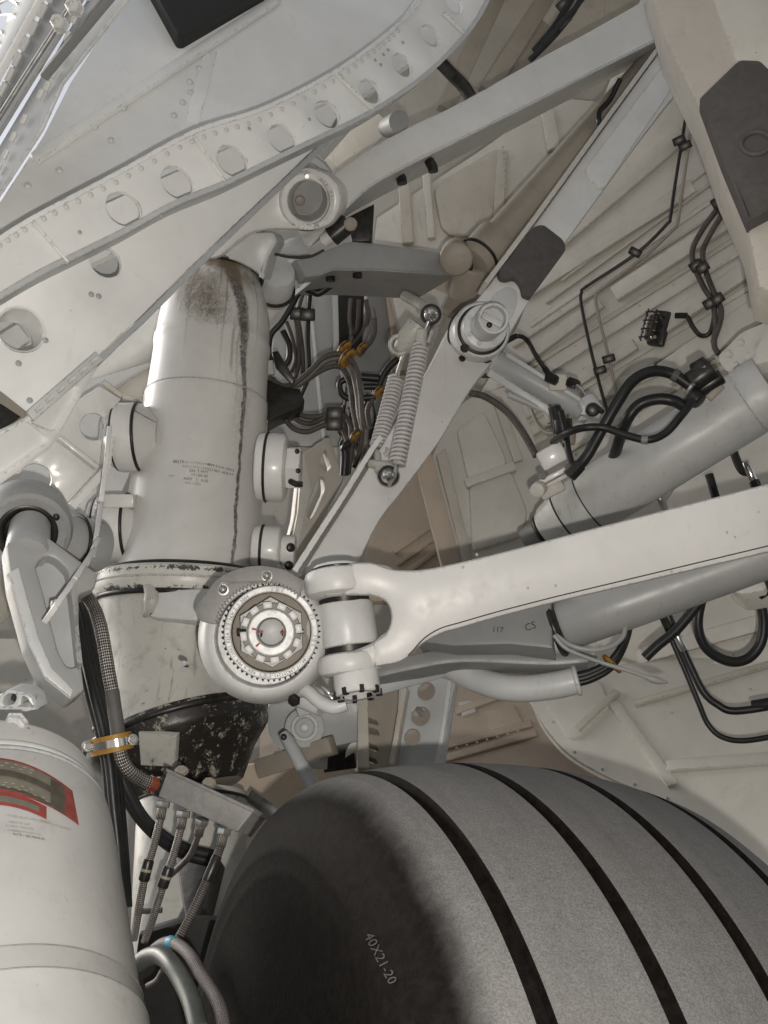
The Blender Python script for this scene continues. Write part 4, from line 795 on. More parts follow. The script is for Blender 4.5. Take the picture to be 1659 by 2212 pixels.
# ================================================================ springs
def spring(a,b,r,wire,turns,label,ends):
    A,B=P(*a),P(*b); ax=(B-A); q,e1_,e2_=basis(ax); n=turns*14; pts=[]
    for k in range(n+1):
        t=k/n; an=2*math.pi*turns*t; pts.append(A+ax*t+(e1_*math.cos(an)+e2_*math.sin(an))*r)
    o=thing('coil_spring',label,'coil spring',(A+B)/2,'coil springs beside the folding link'); bm=bmesh.new(); tube_bm(bm,pts,wire,8); bmesh.ops.recalc_face_normals(bm,faces=bm.faces); obj('coil',bm,M['spring'],o,60,weld=False)
    u=ax.normalized(); cyl('spring_core',A,B,r*.62,M['grey'],o,16,0); 
    tube('end_hook',[B,B+u*.03,B+u*.055+RM@Vector((-.008,0,0)),P(*ends[1])],wire*1.3,M['steel'],o,8); tube('end_hook',[A,A-u*.03,P(*ends[0])],wire*1.3,M['steel'],o,8)
    return o
s1=spring((909,748,2.50),(857,1004,2.40),px(16.5,2.45),px(3.7,2.45),29,'longer front coil spring hanging in front of the white folding link',((928,688,2.50),(842,1030,2.38)))
s2=spring((856,818,2.62),(816,968,2.54),px(15.5,2.58),px(3.7,2.58),19,'shorter rear coil spring, nearer the hose cluster',((880,745,2.62),(815,995,2.52)))
def ballend(x,y,d,r,label):
    o=thing('spring_anchor',label,'anchor bolt',P(x,y,d),'anchors at the spring ends'); n=(CAM-P(x,y,d)).normalized(); c=P(x,y,d)
    cyl('anchor_collar',c-n*.05,c,px(r,d),M['dark'],o,28,.006); cyl('anchor_ring',c-n*.055,c-n*.03,px(r*1.12,d),M['steel'],o,28,.003)
    lathe('anchor_head',c-n*.002,c+n*.03,[(0,px(r*.72,d)),(.012,px(r*.70,d)),(.022,px(r*.55,d)),(.028,px(r*.3,d)),(.03,0)],M['chrome'],o,28,(False,False)); return o
ballend(839,1028,2.40,23,'dark domed anchor bolt at the foot of the coil springs'); ba=ballend(931,679,2.50,23,'dark domed anchor bolt at the top of the coil springs')
tube('swivel_body',[P(905,700,2.55),P(885,730,2.56),P(865,755,2.58)],.028,M['darkw'],ba,12,[.03,.034,.022]); ringt('swivel_ring',P(862,745,2.56),CAM-P(862,745,2.56),.024,.006,M['darkw'],ba,28,8); tube('swivel_link',[P(938,705,2.52),P(925,745,2.5)],.012,M['steel'],ba,10); tube('swivel_link',[P(912,712,2.50),P(910,752,2.5)],.014,M['darkw'],ba,10)
tube('toggle_pin',[P(812,978,2.5),P(834,985,2.49),P(842,970,2.49)],.012,M['darkw'],s2,10); tube('toggle_bar',[P(800,1002,2.46),P(858,1008,2.42)],.012,M['darkw'],s1,10); tube('toggle_bar',[P(815,980,2.48),P(818,1020,2.44)],.010,M['darkw'],s1,10)
tube('guide_wire',[P(878,850,2.58),P(842,925,2.56),P(815,972,2.54)],.004,M['steel'],s2,6)
bkk=tube('swivel_arm',[P(875,640,2.9),P(905,655,2.8),P(925,668,2.6)],.016,M['darkw'],ba,10)
# ================================================================ lock actuator
la=thing('lock_actuator','short grey lock actuator sloping down from the folding link pin','actuator',P(1170,830,2.85)); a=P(1068,778,2.85); b=P(1262,884,2.82); u=(b-a).normalized()
cyl('actuator_barrel',a,b,px(25,2.83),M['grey'],la,32,.006); bar('side_tube',a+RM@Vector((-.02,-.03,-.04)),b+RM@Vector((-.05,-.03,-.045)),.022,.022,M['greyl'],la); bar('side_rail',a+RM@Vector((.03,-.035,.012)),b+RM@Vector((0,-.035,.012)),.014,.01,M['greyl'],la)
cyl('end_cap',b,b+u*px(16,2.8),px(29,2.82),M['greyl'],la,28,.006); tube('end_eye',[P(1268,868,2.78),P(1280,885,2.76),P(1275,902,2.76)],px(22,2.8),M['greyl'],la,16); cyl('pivot_ball',P(1279,886,2.74),P(1281,885,2.68),px(15,2.74),M['dark'],la,20,.008)
tube('grease_fitting',[P(1285,880,2.70),P(1302,890,2.68)],.010,M['dark'],la,8,[.012,.007]); box('valve_block',P(1205,826,2.80),*frame_of(CAM-P(1205,826,2.8)),.055,.05,.05,M['bayw'],la,.008)
for x,y in ((1192,818),(1238,828)): cyl('union_nut',P(x-10,y-3,2.78),P(x+10,y+4,2.76),.016,M['dark'],la,6,.002)
tube('elbow',[P(1238,830,2.76),P(1252,842,2.77),P(1262,862,2.79)],.010,M['steel'],la,8); tube('lower_rail',[P(1098,852,2.80),P(1140,870,2.8),P(1170,885,2.8)],.010,M['grey'],la,8)
# ================================================================ retraction cylinder
rc=thing('retraction_cylinder','big smooth grey hydraulic cylinder lying above the drag brace','hydraulic cylinder',P(1430,1000,2.6)); a=P(1175,1148,2.80); b=P(1668,838,2.50); u=(b-a).normalized(); L=(b-a).length; rr=px(72,2.65)
rcb=lathe('cylinder_barrel',a,b,[(0,rr*.50),(.004,rr*.58),(L*.03,rr*.72),(L*.09,rr*.86),(L*.10,rr*.90),(L*.105,rr*.93),(L*.12,rr*.97),(L*.22,rr*.985),(L*.224,rr*.978),(L*.228,rr*.99),(L*.5,rr),(L*.9,rr*1.0),(L*.905,rr*.985),(L*.91,rr*1.03),(L*.98,rr*1.06),(L,rr*1.0)],M['cyl'],rc,72,(True,True),24)
ringt('seam',a+u*L*.225,u,rr*.987,.0022,M['ink'],rc,64,6); ringt('seam',a+u*L*.115,u,rr*.962,.003,M['ink'],rc,64,6); ringt('bore_seal',a+u*.0,u,rr*.46,.012,M['dark'],rc,40,8)
cyl('piston_rod',a-u*.06,a+u*.02,rr*.44,M['greyd'],rc,32,0)
e1_,e2_,e3_=frame_of(CAM-P(1192,995,2.62)); vb=thing('valve_block','white valve block with stacked plates at the cylinder end','valve block',P(1192,995,2.62))
ro_m=Matrix.Rotation(R(28),3,e3_); E1,E2=ro_m@e1_,ro_m@e2_
box('body',P(1193,985,2.62),E1,E2,e3_,.075,.055,.08,M['white'],vb,.008); box('cover_plate',P(1200,1025,2.62),E1,E2,e3_,.105,.014,.085,M['white'],vb,.003); box('cover_plate',P(1205,1036,2.62),E1,E2,e3_,.10,.012,.08,M['bayw'],vb,.003); box('foot',P(1190,1052,2.66),E1,E2,e3_,.07,.05,.07,M['bayw'],vb,.008); cyl('port',P(1168,1052,2.6),P(1160,1060,2.56),.02,M['bayw'],vb,20)
for x,y in ((1172,1028),(1228,1010)): bolt(P(x,y,2.56),e3_+RM@Vector((.3,0,.3)),.010,M['zinc'],vb,'bolt',.8,6)
cyl('banjo',P(1218,938,2.63),P(1215,905,2.63),.026,M['dark'],vb,16); cyl('banjo',P(1225,960,2.62),P(1228,928,2.62),.022,M['brown'],vb,16)
cp=thing('hose_coupling','black clustered hose couplings strapped to the big cylinder','coupling',P(1520,825,2.42))
for p,q,r_ in (((1492,828),(1540,795),.030),((1512,842),(1560,812),.020),((1500,806),(1530,788),.026),((1490,850),(1512,868),.022)): cyl('coupling_body',P(*p,2.44),P(*q,2.42),r_,M['dark'],cp,14,.004)
bar('saddle_clamp',P(1478,836,2.46),P(1508,872,2.44),.02,.012,M['brown'],cp); bar('saddle_clamp',P(1530,862,2.43),P(1560,832,2.42),.02,.010,M['brown'],cp); ringt('clamp_ring',P(1496,842,2.44),RM@Vector((.5,-.3,-.4)),.028,.006,M['steel'],cp,24,6)
# generic hoses ---------------------------------------------------------------
def hose(pts,rpx,mat,label,group=None,name='hose',n=10,sm=6,cat='hose',ends=None,bands=()):
    w=PT(pts,sm); o=tube(name,w,px(rpx,pts[0][2]),M[mat],None,n); tag(o,label,cat,group)
    for t_,bm_t in bands:
        i=max(1,min(len(w)-2,int(t_*(len(w)-1)))); v=(w[i+1]-w[i-1]).normalized(); cyl('band',w[i]-v*.008,w[i]+v*.008,px(rpx*1.16,pts[0][2]),M[bm_t],o,n,.001)
    if ends:
        for e in ends:
            i=0 if e=='a' else len(w)-1; j=2 if e=='a' else len(w)-3; v=(w[j]-w[i]).normalized(); cyl('end_fitting',w[i]-v*.012,w[i]+v*.03,px(rpx*1.35,pts[0][2]),M['dark'],o,6,.002)
    return o
def clip(o,x,y,d,wd,mat='dark',rot=0,name='clip',h=.03):
    a,b,c=frame_of(CAM-P(x,y,d)); m=Matrix.Rotation(R(rot),3,c); return box(name,P(x,y,d),m@a,m@b,c,wd,h,.03,M[mat],o,.004)
g='black rubber hoses looping above the big cylinder'
hose([(1236,1022,2.48),(1268,985,2.48),(1302,925,2.46),(1335,868,2.45),(1368,822,2.45),(1410,802,2.45),(1452,808,2.45),(1490,832,2.44)],12,'hose','thickest black hose arching from the valve block to the couplings',g,n=16,ends='a',bands=((.90,'pad'),))
hose([(1290,1075,2.86),(1310,1030,2.78),(1330,975,2.62),(1352,912,2.52),(1380,875,2.5),(1420,862,2.49),(1455,866,2.48),(1482,880,2.46)],11,'hose','black hose making the smaller inner arch',g,n=16)
hose([(1195,955,2.6),(1225,935,2.5),(1262,924,2.45),(1305,924,2.44),(1352,940,2.42),(1400,950,2.4),(1438,935,2.4),(1470,900,2.4),(1500,862,2.42)],8,'hose','thin black hose snaking along under both arches',g,n=14,bands=((.62,'zinc'),))
hose([(1240,1020,2.5),(1228,975,2.52),(1222,930,2.55),(1212,890,2.6)],7,'hose','short black hose rising straight from the valve block',g)
hose([(1198,880,2.66),(1206,915,2.65),(1214,960,2.62)],14,'hose','short stout black hose behind the actuator eye',g)
hose([(1012,848,2.75),(1050,858,2.76),(1095,890,2.75),(1130,935,2.72),(1158,985,2.68)],7.5,'braidd','braided hose curving from the folding link to the valve block',None,n=14)
hose([(1098,735,2.85),(1118,726,2.85),(1138,735,2.84),(1160,772,2.82),(1188,812,2.80)],5,'dark','thin bent pipe passing above the lock actuator',None,'pipe',cat='pipe',ends='ab')
hose([(1138,856,2.85),(1146,880,2.85),(1160,915,2.8),(1180,934,2.74),(1205,935,2.66),(1240,925,2.6)],4,'brown','thin brown pipe bent below the lock actuator',None,'pipe',cat='pipe')
hose([(1030,812,2.9),(1060,812,2.9),(1085,815,2.88)],5,'dark','short dark stub pipe beside the folding link',None,'pipe',cat='pipe'); 
# pipes and fittings on the side wall
g2='thin bent pipes clipped to the side wall'
def wp_(l,lift=.03): return [(x,y,PR.d(x,y)-lift) for x,y in l]
p1=hose(wp_([(1488,195),(1480,260),(1458,400),(1448,470),(1440,485),(1378,545),(1268,618),(1256,632),(1256,660),(1275,750),(1295,830),(1312,890)]),3.6,'dark','outer thin pipe on the side wall, bending twice',g2,'pipe',8,4,'pipe')
p2=hose(wp_([(1502,200),(1494,270),(1474,410),(1464,480),(1452,498),(1392,555),(1298,625),(1287,640),(1290,670),(1312,760),(1332,850)]),3.6,'brown','inner thin pipe on the side wall, beside its twin',g2,'pipe',8,4,'pipe')
for x,y,r_ in ((1467,303,20),(1480,315,20),(1372,545,-30),(1315,775,15),(1296,800,15)): clip(p1,x,y,PR.d(x,y)-.03,.045,'dark',r_,'pipe_clip',.028)
g3='pairs of braided hoses hanging on the side wall'
h1=hose(wp_([(1572,400),(1556,440),(1515,500),(1496,540),(1500,575),(1520,620),(1540,655),(1545,700),(1543,745),(1552,765)],.05),6,'braidd','braided hose on the side wall nearest the caged lamp',g3)
h2=hose(wp_([(1582,400),(1570,445),(1535,505),(1518,545),(1526,590),(1548,645),(1558,670),(1554,700),(1540,740)],.05),6,'braidd','second braided hose beside the caged lamp hose',g3)
for x,y in ((1550,436),(1563,452),(1503,574),(1518,578),(1533,655),(1550,646)): clip(h1,x,y,PR.d(x,y)-.06,.042,'dark',30,'hose_clip',.034)
hose(wp_([(1466,682),(1484,684),(1496,705),(1512,724),(1530,722),(1540,700),(1545,660)],.05),5,'dark','short hooked hose ending beside the caged lamp',None,ends='a')
lamp=thing('caged_lamp','small black caged lamp on the side wall','lamp',PR.at(1422,715))
lx,ly,lz=PR.e1,PR.e2,PR.n; mm=Matrix.Rotation(R(-18),3,lz); lx,ly=mm@lx,mm@ly
box('lamp_base',PR.at(1428,714,.02),lx,ly,lz,.062,.125,.035,M['dark'],lamp,.01); box('lamp_lens',PR.at(1416,718,.05),lx,ly,lz,.036,.095,.04,M['glass'],lamp,.016)
for k in range(4):
    c=PR.at(1416,718,.035)+ly*(-.045+.03*k); tube('cage_wire',[c-lx*.03,c-lx*.024+lz*.045,c+lz*.055,c+lx*.024+lz*.045,c+lx*.03],.0028,M['dark'],lamp,6)
for k in (-1,1): tube('cage_wire',[PR.at(1416,718,.088)+lx*.014*k-ly*.055,PR.at(1416,718,.092)+lx*.014*k,PR.at(1416,718,.088)+lx*.014*k+ly*.055],.0028,M['dark'],lamp,6)
bolt(PR.at(1426,742,.072),lz,.007,M['brown'],lamp,'lamp_screw',.6,8,True)
flm=thing('wall_fitting','pale cast fitting bolted above the big cylinder','fitting',P(1600,770,2.75)); plate('casting',Pl((1560,780,2.75),(1650,720,2.6),(1600,700,2.75)),rp([(1545,770),(1600,715),(1680,680),(1690,800),(1600,815),(1560,800)],12),.12,M['bayw'],flm,bev=.012)
for x,y in ((1575,765),(1600,740),(1590,790),(1618,770)): bolt(P(x,y,2.63),RM@Vector((.1,-1,0)),.012,M['bayw'],flm,'bolt',.6,10,True)
for k,(x0,y0,x1,y1) in enumerate(((1538,1050,1572,1150),(1578,965,1622,1060))):
    o=hose([(x0-6,y0-25,2.75),((x0+x1)/2,(y0+y1)/2,2.72),(x1,y1-40,2.70)],9,'hose',('black hose end','second black hose end')[k]+' with chrome ferrule below the big cylinder','hose ends below the big cylinder'); a=P(x1-12,y1-62,2.68); b=P(x1+6,y1-22,2.67); cyl('ferrule',a,b,px(8,2.7),M['chrome'],o,14); cyl('hex_union',b,b+(b-a)*.35,px(11,2.7),M['dark'],o,6)
wf=thing('pale_casting','pale rounded casting between cylinder and drag brace','casting',P(1590,1000,3.0)); plate('casting_face',Pl((1500,1060,2.95),(1650,960,2.85),(1580,900,3.0)),rp([(1480,1010),(1660,860),(1700,860),(1700,1080),(1480,1130),(1410,1120)],25),.10,M['bayw'],wf,bev=.02); bar('thin_plate',P(1555,1105,2.7),P(1640,1052,2.66),.02,.008,M['bayw'],wf); plate('dark_gap',flat(1560,1110,2.9),[(1400,1150),(1450,1105),(1700,1040),(1700,1110)],.03,M['brown'],wf)
tube('silver_pipe',[P(1418,1062,2.75),P(1432,1090,2.74),P(1445,1120,2.74)],.010,M['steel'],wf,8)
# ================================================================ top-right beam with pad
PT_=Pl((1450,80,2.25),(1640,150,2.15),(1650,600,1.95))
tb_=thing('pad_beam','pale boxed beam carrying a big dark grey pad in the corner','beam',PT_.at(1560,150))
plate('beam_face',PT_,[(1395,-60),(1700,-60),(1700,640),(1640,620),(1628,560),(1618,505),(1560,375),(1510,232),(1440,92)],.12,M['bay'],tb_,bev=.008)
plate('side_face',PT_,[(1520,-60),(1700,-60),(1700,190),(1655,160),(1640,153),(1595,152)],.02,M['bayw'],tb_,lift=.010,bev=.006)
plate('rubber_pad',PT_,rp([(1510,236,4),(1594,154,10),(1640,156,8),(1700,215),(1700,455),(1614,501,4),(1560,372,20)],6),.04,M['pad'],tb_,lift=.035,bev=.007)
ringt('pad_boss',PT_.at(1630,335,.036),PT_.n,.030,.006,M['pad'],tb_,32,8)
for k,l in enumerate(([(1155,110),(1200,55),(1245,-20)],[(1145,130),(1195,80),(1235,30),(1265,-20)],[(1175,95),(1235,25),(1275,-20)])):
    o=hose([(x,y,3.7-.05*k) for x,y in l],8-1.5*k,'hose',('thickest dark cable','middle dark cable','thinnest dark cable')[k]+' disappearing above the brace beam','dark cables above the brace beam')
    if k==0: clip(o,1218,48,3.62,.06,'dark',40); clip(o,1215,8,3.62,.05,'dark',40)
o=hose([(955,138,3.0),(975,160,3.0),(1000,185,3.0),(1018,212,3.0)],14,'dark','dark corrugated sleeve between door rib and brace beam',None,'sleeve',cat='sleeve'); clip(o,962,150,2.97,.07,'black',-40)
for k,(a_,b_) in enumerate((((1050,200),(1190,-20)),((1010,300),(1180,60)),((960,240),(1080,-20)))):
    o=bar('dark_rail',P(*a_,4.0),P(*b_,4.1),.07,.05,M['brown']); tag(o,('first brown rail','second brown rail','third brown rail')[k]+(' rising above the brace beam',' half hidden by the brace beam',' beside the door rib')[k],'rail','brown rails above the brace beam')
o=tube('duct_end',[P(838,275,3.15),P(850,268,3.05),P(862,262,2.98)],px(22,3.05),M['greyd'],None,24); tag(o,'round dark grey duct end between door rib and brace beam','duct')
o=bar('warm_pale_strut',P(720,372,3.15),P(815,262,3.3),.09,.06,M['bayw']); tag(o,'short pale strut between door rib and brace beam','strut')  # plain pale bay paint
# ================================================================ under the drag brace
lc=thing('lower_cylinder','grey cylinder and cast block tucked under the drag brace','hydraulic cylinder',P(1300,1330,2.3)); a=P(1212,1352,2.28); b=P(1720,1172,2.16); u=(b-a).normalized(); L=(b-a).length; rr=px(57,2.25)
lathe('cylinder_barrel',a,b,[(0,rr*.5),(.002,rr*.92),(.01,rr),(L*.3,rr*1.0),(L,rr*.92)],M['greym'],lc,56,(True,True))
ringt('end_ring',a-u*.012,u,rr*1.04,.010,M['dark'],lc,56,8); cyl('end_cap',a-u*.05,a-u*.008,rr*.98,M['greyl'],lc,48,.006)
blk=plate('cast_block',Pl((1050,1370,2.24),(1190,1340,2.22),(1120,1300,2.26)),[(900,1385),(1005,1330),(1060,1300),(1190,1270),(1196,1402),(1100,1392),(980,1396)],.10,M['greyd'],lc,bev=.01)
bp_=Pl((1050,1370,2.24),(1190,1340,2.22),(1120,1300,2.26))
for s,x,y,sz,rt in (('117',1075,1366,17,.05),('CS',1148,1360,22,-.35)):
    text('lettering',s,sz,lambda X,Y:bp_.at(x+X*math.cos(rt)+Y*math.sin(rt),y+X*math.sin(rt)-Y*math.cos(rt),.0008),M['ink'],lc)
plate('torque_bar',Pl((820,1430,2.32),(1280,1400,2.25),(1000,1340,2.33)),[tuple(q) for q in cr([(800,1440),(880,1415),(1000,1393),(1150,1395),(1230,1400),(1290,1414)],4)]+[tuple(q) for q in cr([(1270,1432),(1180,1438),(1000,1432),(900,1446),(800,1468)],4)],.08,M['greyd'],lc,bev=.01)
cd_=thing('conduit_elbow','fat light grey conduit with black hoses leaving its open end','conduit',P(1130,1480,2.3))
w_=PT([(945,1432,2.42),(985,1445,2.38),(1030,1468,2.35),(1085,1484,2.31),(1140,1487,2.29),(1200,1480,2.27),(1246,1470,2.26)],6); tube('conduit_tube',w_,px(29,2.3),M['greyl'],cd_,28); 
ringt('end_bead',w_[-1],w_[-1]-w_[-4],px(29,2.26),.006,M['greyl'],cd_,36,8)
g='black hoses looping out of the conduit'
for k,(off_,r_) in enumerate(((0,9),(8,8),(-8,8))): hose([(1235,1470+off_,2.255),(1275,1460+off_,2.25),(1320,1434+off_*.9,2.25),(1348,1390+off_*.5,2.26),(1360,1340,2.28+.01*k),(1358,1290,2.34)],r_,'hose',('middle black hose out of the conduit','lower black hose out of the conduit','upper black hose out of the conduit')[k],g)
o=ringt('tie_band',P(1322,1434,2.24),P(1340,1410,2.25)-P(1300,1450,2.25),px(21,2.25),.006,M['yellow'],None,28,8); tag(o,'amber tie round the hoses behind the drag brace','cable tie')
o=tube('lanyard_rod',PT([(1196,1372,2.18),(1225,1402,2.17),(1290,1428,2.16),(1370,1453,2.15),(1418,1470,2.15),(1442,1474,2.15)],5),.0065,M['greym'],None,8,[.005]*18+[.007,.009,.009,.008,.006,.005,.004,.002]); tag(o,'thin pale rod with a pointed tip under the drag brace','rod')
hoop=tube('strap_hoop',PT([(1200,1372,2.2),(1235,1395,2.18),(1280,1404,2.17),(1320,1396,2.18),(1345,1375,2.20),(1352,1345,2.22)],5),.006,M['greym'],None,8); tag(hoop,'thin grey hoop curving below the lower cylinder','strap')
g='black hoses hanging below the drag brace'
hz=lambda l,d:[(x,y,d) for x,y in l]
o=hose(hz([(1528,1262),(1512,1310),(1508,1355),(1522,1395),(1552,1420),(1588,1430),(1622,1418),(1645,1385),(1650,1340),(1642,1295),(1636,1270)],2.45),11,'hose','black hose bent into a wide open loop below the brace end',g,n=16)
cyl('ferrule',P(1634,1268,2.44),P(1640,1305,2.44),px(10,2.44),M['chrome'],o,14)
hose(hz([(1552,1250),(1532,1275),(1500,1315),(1460,1362),(1420,1395),(1393,1421)],2.40),11,'hose','blunt ended black hose crossing two thin lines',g,n=16)
hose([(1398,1270,2.62),(1420,1312,2.6),(1448,1375,2.6),(1480,1448,2.58),(1510,1520,2.56),(1530,1565,2.55),(1560,1592,2.53),(1610,1600,2.5),(1700,1585,2.45)],6,'hose','lower of two thin black lines bending round below the drag brace',g)
o=hose([(1410,1262,2.6),(1438,1318,2.58),(1465,1380,2.58),(1492,1440,2.56),(1520,1495,2.54),(1550,1522,2.52),(1590,1536,2.5),(1700,1520,2.45)],8,'hose','upper of two thin black lines bending round below the drag brace',g)
cyl('union_sleeve',P(1440,1325,2.57),P(1460,1368,2.57),px(10,2.55),M['dark'],o,12); cyl('union_ferrule',P(1462,1372,2.57),P(1478,1405,2.57),px(9,2.55),M['steel'],o,12)
cyl('end_sleeve',P(1625,1526,2.49),P(1720,1510,2.44),px(13,2.48),M['hose'],o,14)
mb=thing('mounting_block','pale drilled mounting block under the brace end','block',P(1600,1260,2.42)); plate('block_body',Pl((1560,1280,2.42),(1640,1240,2.40),(1600,1220,2.44)),rp([(1548,1225),(1640,1195),(1665,1240),(1655,1275),(1600,1285),(1572,1268)],8),.08,M['bayw'],mb,bev=.01); bolt(P(1602,1257,2.40),CAM-P(1602,1257,2.4),.018,M['dark'],mb,'bore',.2,14,True)
cyl('union_body',P(1655,1225,2.38),P(1675,1275,2.36),px(15,2.4),M['dark'],mb,14); cyl('hose_tail',P(1640,1288,2.40),P(1668,1270,2.38),px(9,2.4),M['dark'],mb,12)
# ================================================================ lower centre brackets
lb=thing('pivot_bracket','grey bracket with a round stepped pivot boss below the joint','bracket',P(658,1575,2.55)); n=(CAM-P(658,1572,2.5)).normalized(); c=P(658,1572,2.50)
for a_,b_,r,mt in ((-.10,0,43,'grey'),(0,.012,30,'greyl'),(.012,.017,22,'grey'),(.017,.03,10,'greyl')): cyl('boss_step',c+n*a_,c+n*b_,px(r,2.5),M[mt],lb,36,.004)
plate('bracket_arm',flat(640,1570,2.6),rp([(575,1520),(700,1505),(790,1520),(790,1600),(700,1620),(600,1625),(575,1580)],14),.06,M['grey'],lb,bev=.01)
rod=tube('stay_rod',[P(612,1585,2.35),P(622,1600,2.34),P(655,1660,2.30),P(690,1720,2.27)],px(15,2.32),M['grey'],None,16,[.012,.016,.017,.017]); tag(rod,'stubby grey stay rod leaning against the tyre shoulder','rod'); bolt(P(613,1592,2.315),CAM-P(613,1592,2.3),.008,M['dark'],rod,'rod_pin',.4,8,True)
tank=lathe('beige_duct',P(700,1470,2.85),P(795,1650,2.75),[(0,px(52,2.8)),(.05,px(54,2.8)),(.24,px(58,2.8))],M['bayw'],None,40); tag(tank,'smooth pale duct behind the joint, above the tyre','duct')
ch=thing('channel_post','brown channel post with lightening slots behind the joint','post',P(820,1570,2.6)); plate('post_web',Pl((800,1500,2.62),(850,1640,2.5),(850,1500,2.62)),[(775,1480),(862,1470),(876,1640),(840,1660),(776,1660)],.03,M['brown'],ch,holes=[rp([(792,1548),(812,1556),(818,1566),(796,1560)],3),rp([(792,1568),(815,1576),(820,1588),(796,1584)],3),rp([(792,1602),(815,1612),(818,1624),(796,1618)],3),rp([(792,1632),(812,1640),(816,1650),(796,1646)],3)]); plate('post_flange',Pl((775,1500,2.60),(795,1640,2.5),(795,1500,2.60)),[(772,1480),(794,1480),(798,1660),(772,1660)],.05,M['bay'],ch,lift=.01)
bs=thing('dark_bushing','dark ringed bushing behind the perforated bracket','bushing',P(835,1535,2.7)); n=(CAM-P(835,1533,2.66)).normalized(); c=P(832,1530,2.66); cyl('outer_ring',c-n*.08,c,px(42,2.66),M['dark'],bs,36,.006); cyl('middle_ring',c,c+n*.008,px(31,2.66),M['brown'],bs,32,.004); cyl('inner_ring',c+n*.008,c+n*.014,px(24,2.66),M['dark'],bs,32,.004)
PHb=Pl((900,1500,2.45),(930,1650,2.36),(980,1500,2.42)); hb=thing('perforated_bracket','grey bracket arm with three round holes above the tyre','bracket',PHb.at(915,1560)); plate('bracket_web',PHb,[(862,1480),(985,1448),(982,1480),(945,1660),(852,1660)],.012,M['grey'],hb,holes=[(920,1493,20),(908,1547,21),(890,1592,18)],bev=.002); bar('side_flange',PHb.at(976,1462,-.02),PHb.at(945,1655,-.02),.012,.06,M['greyl'],hb,PHb.n); bar('side_flange',PHb.at(880,1490,.012),PHb.at(852,1655,.012),.014,.03,M['bay'],hb,PHb.n)
o=tube('nipple',[P(903,1530,2.44),P(912,1544,2.42)],.008,M['steel'],hb,8)
fb=bar('flat_bar',P(640,1532,2.34),P(985,1438,2.40),.040,.03,M['grey']); tag(fb,'flat grey bar running along below the drag brace fork','bar')
for k,(x0,y0,x1,y1,wd,mt,lb_) in enumerate(((560,1660,720,1610,.05,'brown','brown bar just above the tyre edge'),(540,1720,640,1790,.035,'steel','steel edged bar leaning beside the manifold box'),(600,1640,700,1645,.04,'grey','grey stub bar below the pivot bracket'))): o=bar('stub_bar',P(x0,y0,2.55),P(x1,y1,2.5),wd,.05,M[mt]); tag(o,lb_,'bar')
tp=plate('tan_panel',flat(620,1750,2.9),[(500,1660),(720,1620),(800,1700),(640,1900),(500,1900)],.02,M['beige']); tag(tp,'tan panel showing between manifold box and tyre','panel')
dk=plate('dark_housing',flat(720,1620,2.7),[(690,1600),(760,1590),(770,1660),(700,1670)],.06,M['dark']); tag(dk,'dark ragged housing behind the tyre top','housing')
# ================================================================ left arm, ball joint and strap
bj=thing('ball_joint','big grey ring joint holding a dark bearing at the picture edge','ball joint',P(62,1130,2.05)); c=P(58,1150,2.0); n=(CAM-c+RM@Vector((.12,0,-.75))).normalized(); q_=lambda r:px(r,2)
lathe('joint_ring',c-n*.09,c+n*.012,[(0,q_(92)),(.02,q_(99)),(.07,q_(98)),(.095,q_(90)),(.102,q_(80)),(.098,q_(64)),(.05,q_(62)),(.05,q_(40))],M['greym'],bj,64,(True,False))
ringt('bearing_lip',c-n*.004,n,q_(58),.013,M['dark'],bj,56,12); cyl('bearing_core',c-n*.08,c-n*.03,q_(60),M['dark'],bj,40); bolt(P(122,1118,1.95),n,.007,M['dark'],bj,'set_screw',.4,10,True)
cyl('joint_stub',P(110,1165,2.14),P(216,1182,2.24),q_(64),M['greym'],bj,40,.012); ringt('stub_seam',P(160,1172,2.18),P(216,1182,2.24)-P(110,1165,2.14),q_(65),.004,M['dark'],bj,48,6)
PLa=lpl((60,1180,1.90),(130,1500,1.82),(.25,0)); arm=thing('torque_bracket','grey triangular arm with an open pocket hanging from the ring joint','arm',PLa.at(100,1300))
cyl('arm_neck',P(66,1132,1.985),P(58,1200,1.905),px(43,1.95),M['greym'],arm,40,.01,px(46,1.92))
plate('arm_web',PLa,rp([(13,1172,6),(30,1160),(104,1158),(164,1203),(213,1238),(205,1272),(172,1284),(172,1400),(184,1492),(153,1514),(93,1466),(60,1393),(24,1262)],8),.07,M['greym'],arm,holes=[rp([(77,1222,10),(98,1200,16),(120,1206,14),(146,1232,10),(158,1330,10),(170,1440,16),(146,1442,16),(126,1404),(91,1268)],10)],bev=.008)
plate('pocket_floor',PLa,rp([(66,1196),(170,1196),(182,1450),(120,1460)],8),.01,M['grey'],arm,lift=-.035,bev=0)
plate('arm_edge',PLa,[(16,1240),(26,1262),(62,1391),(95,1462),(153,1508),(158,1490),(112,1444),(84,1380),(50,1262),(40,1225)],.02,M['greyl'],arm,lift=.004,bev=.003)
sp_=thing('flat_strap','thin pale bent strap running down beside the strut bosses','strap',P(205,1120,2.2)); l=[(236,930,2.34),(228,1010,2.30),(217,1100,2.26),(204,1180,2.08),(194,1202,2.02),(150,1268,1.84),(110,1325,1.76)]
w_=[P(*q) for q in l]
for a_,b_ in zip(w_,w_[1:]): bar('strap_segment',a_,b_+(b_-a_).normalized()*.004,.011,.05,M['white'],sp_,CAM-a_,.002)
for x,y,d in ((204,1145,2.2),(220,1092,2.24),(126,1308,1.77)): bolt(P(x-6,y,d),RM@Vector((-1,-.6,0)),.010,M['darkw'],sp_,'bolt',.8,8)
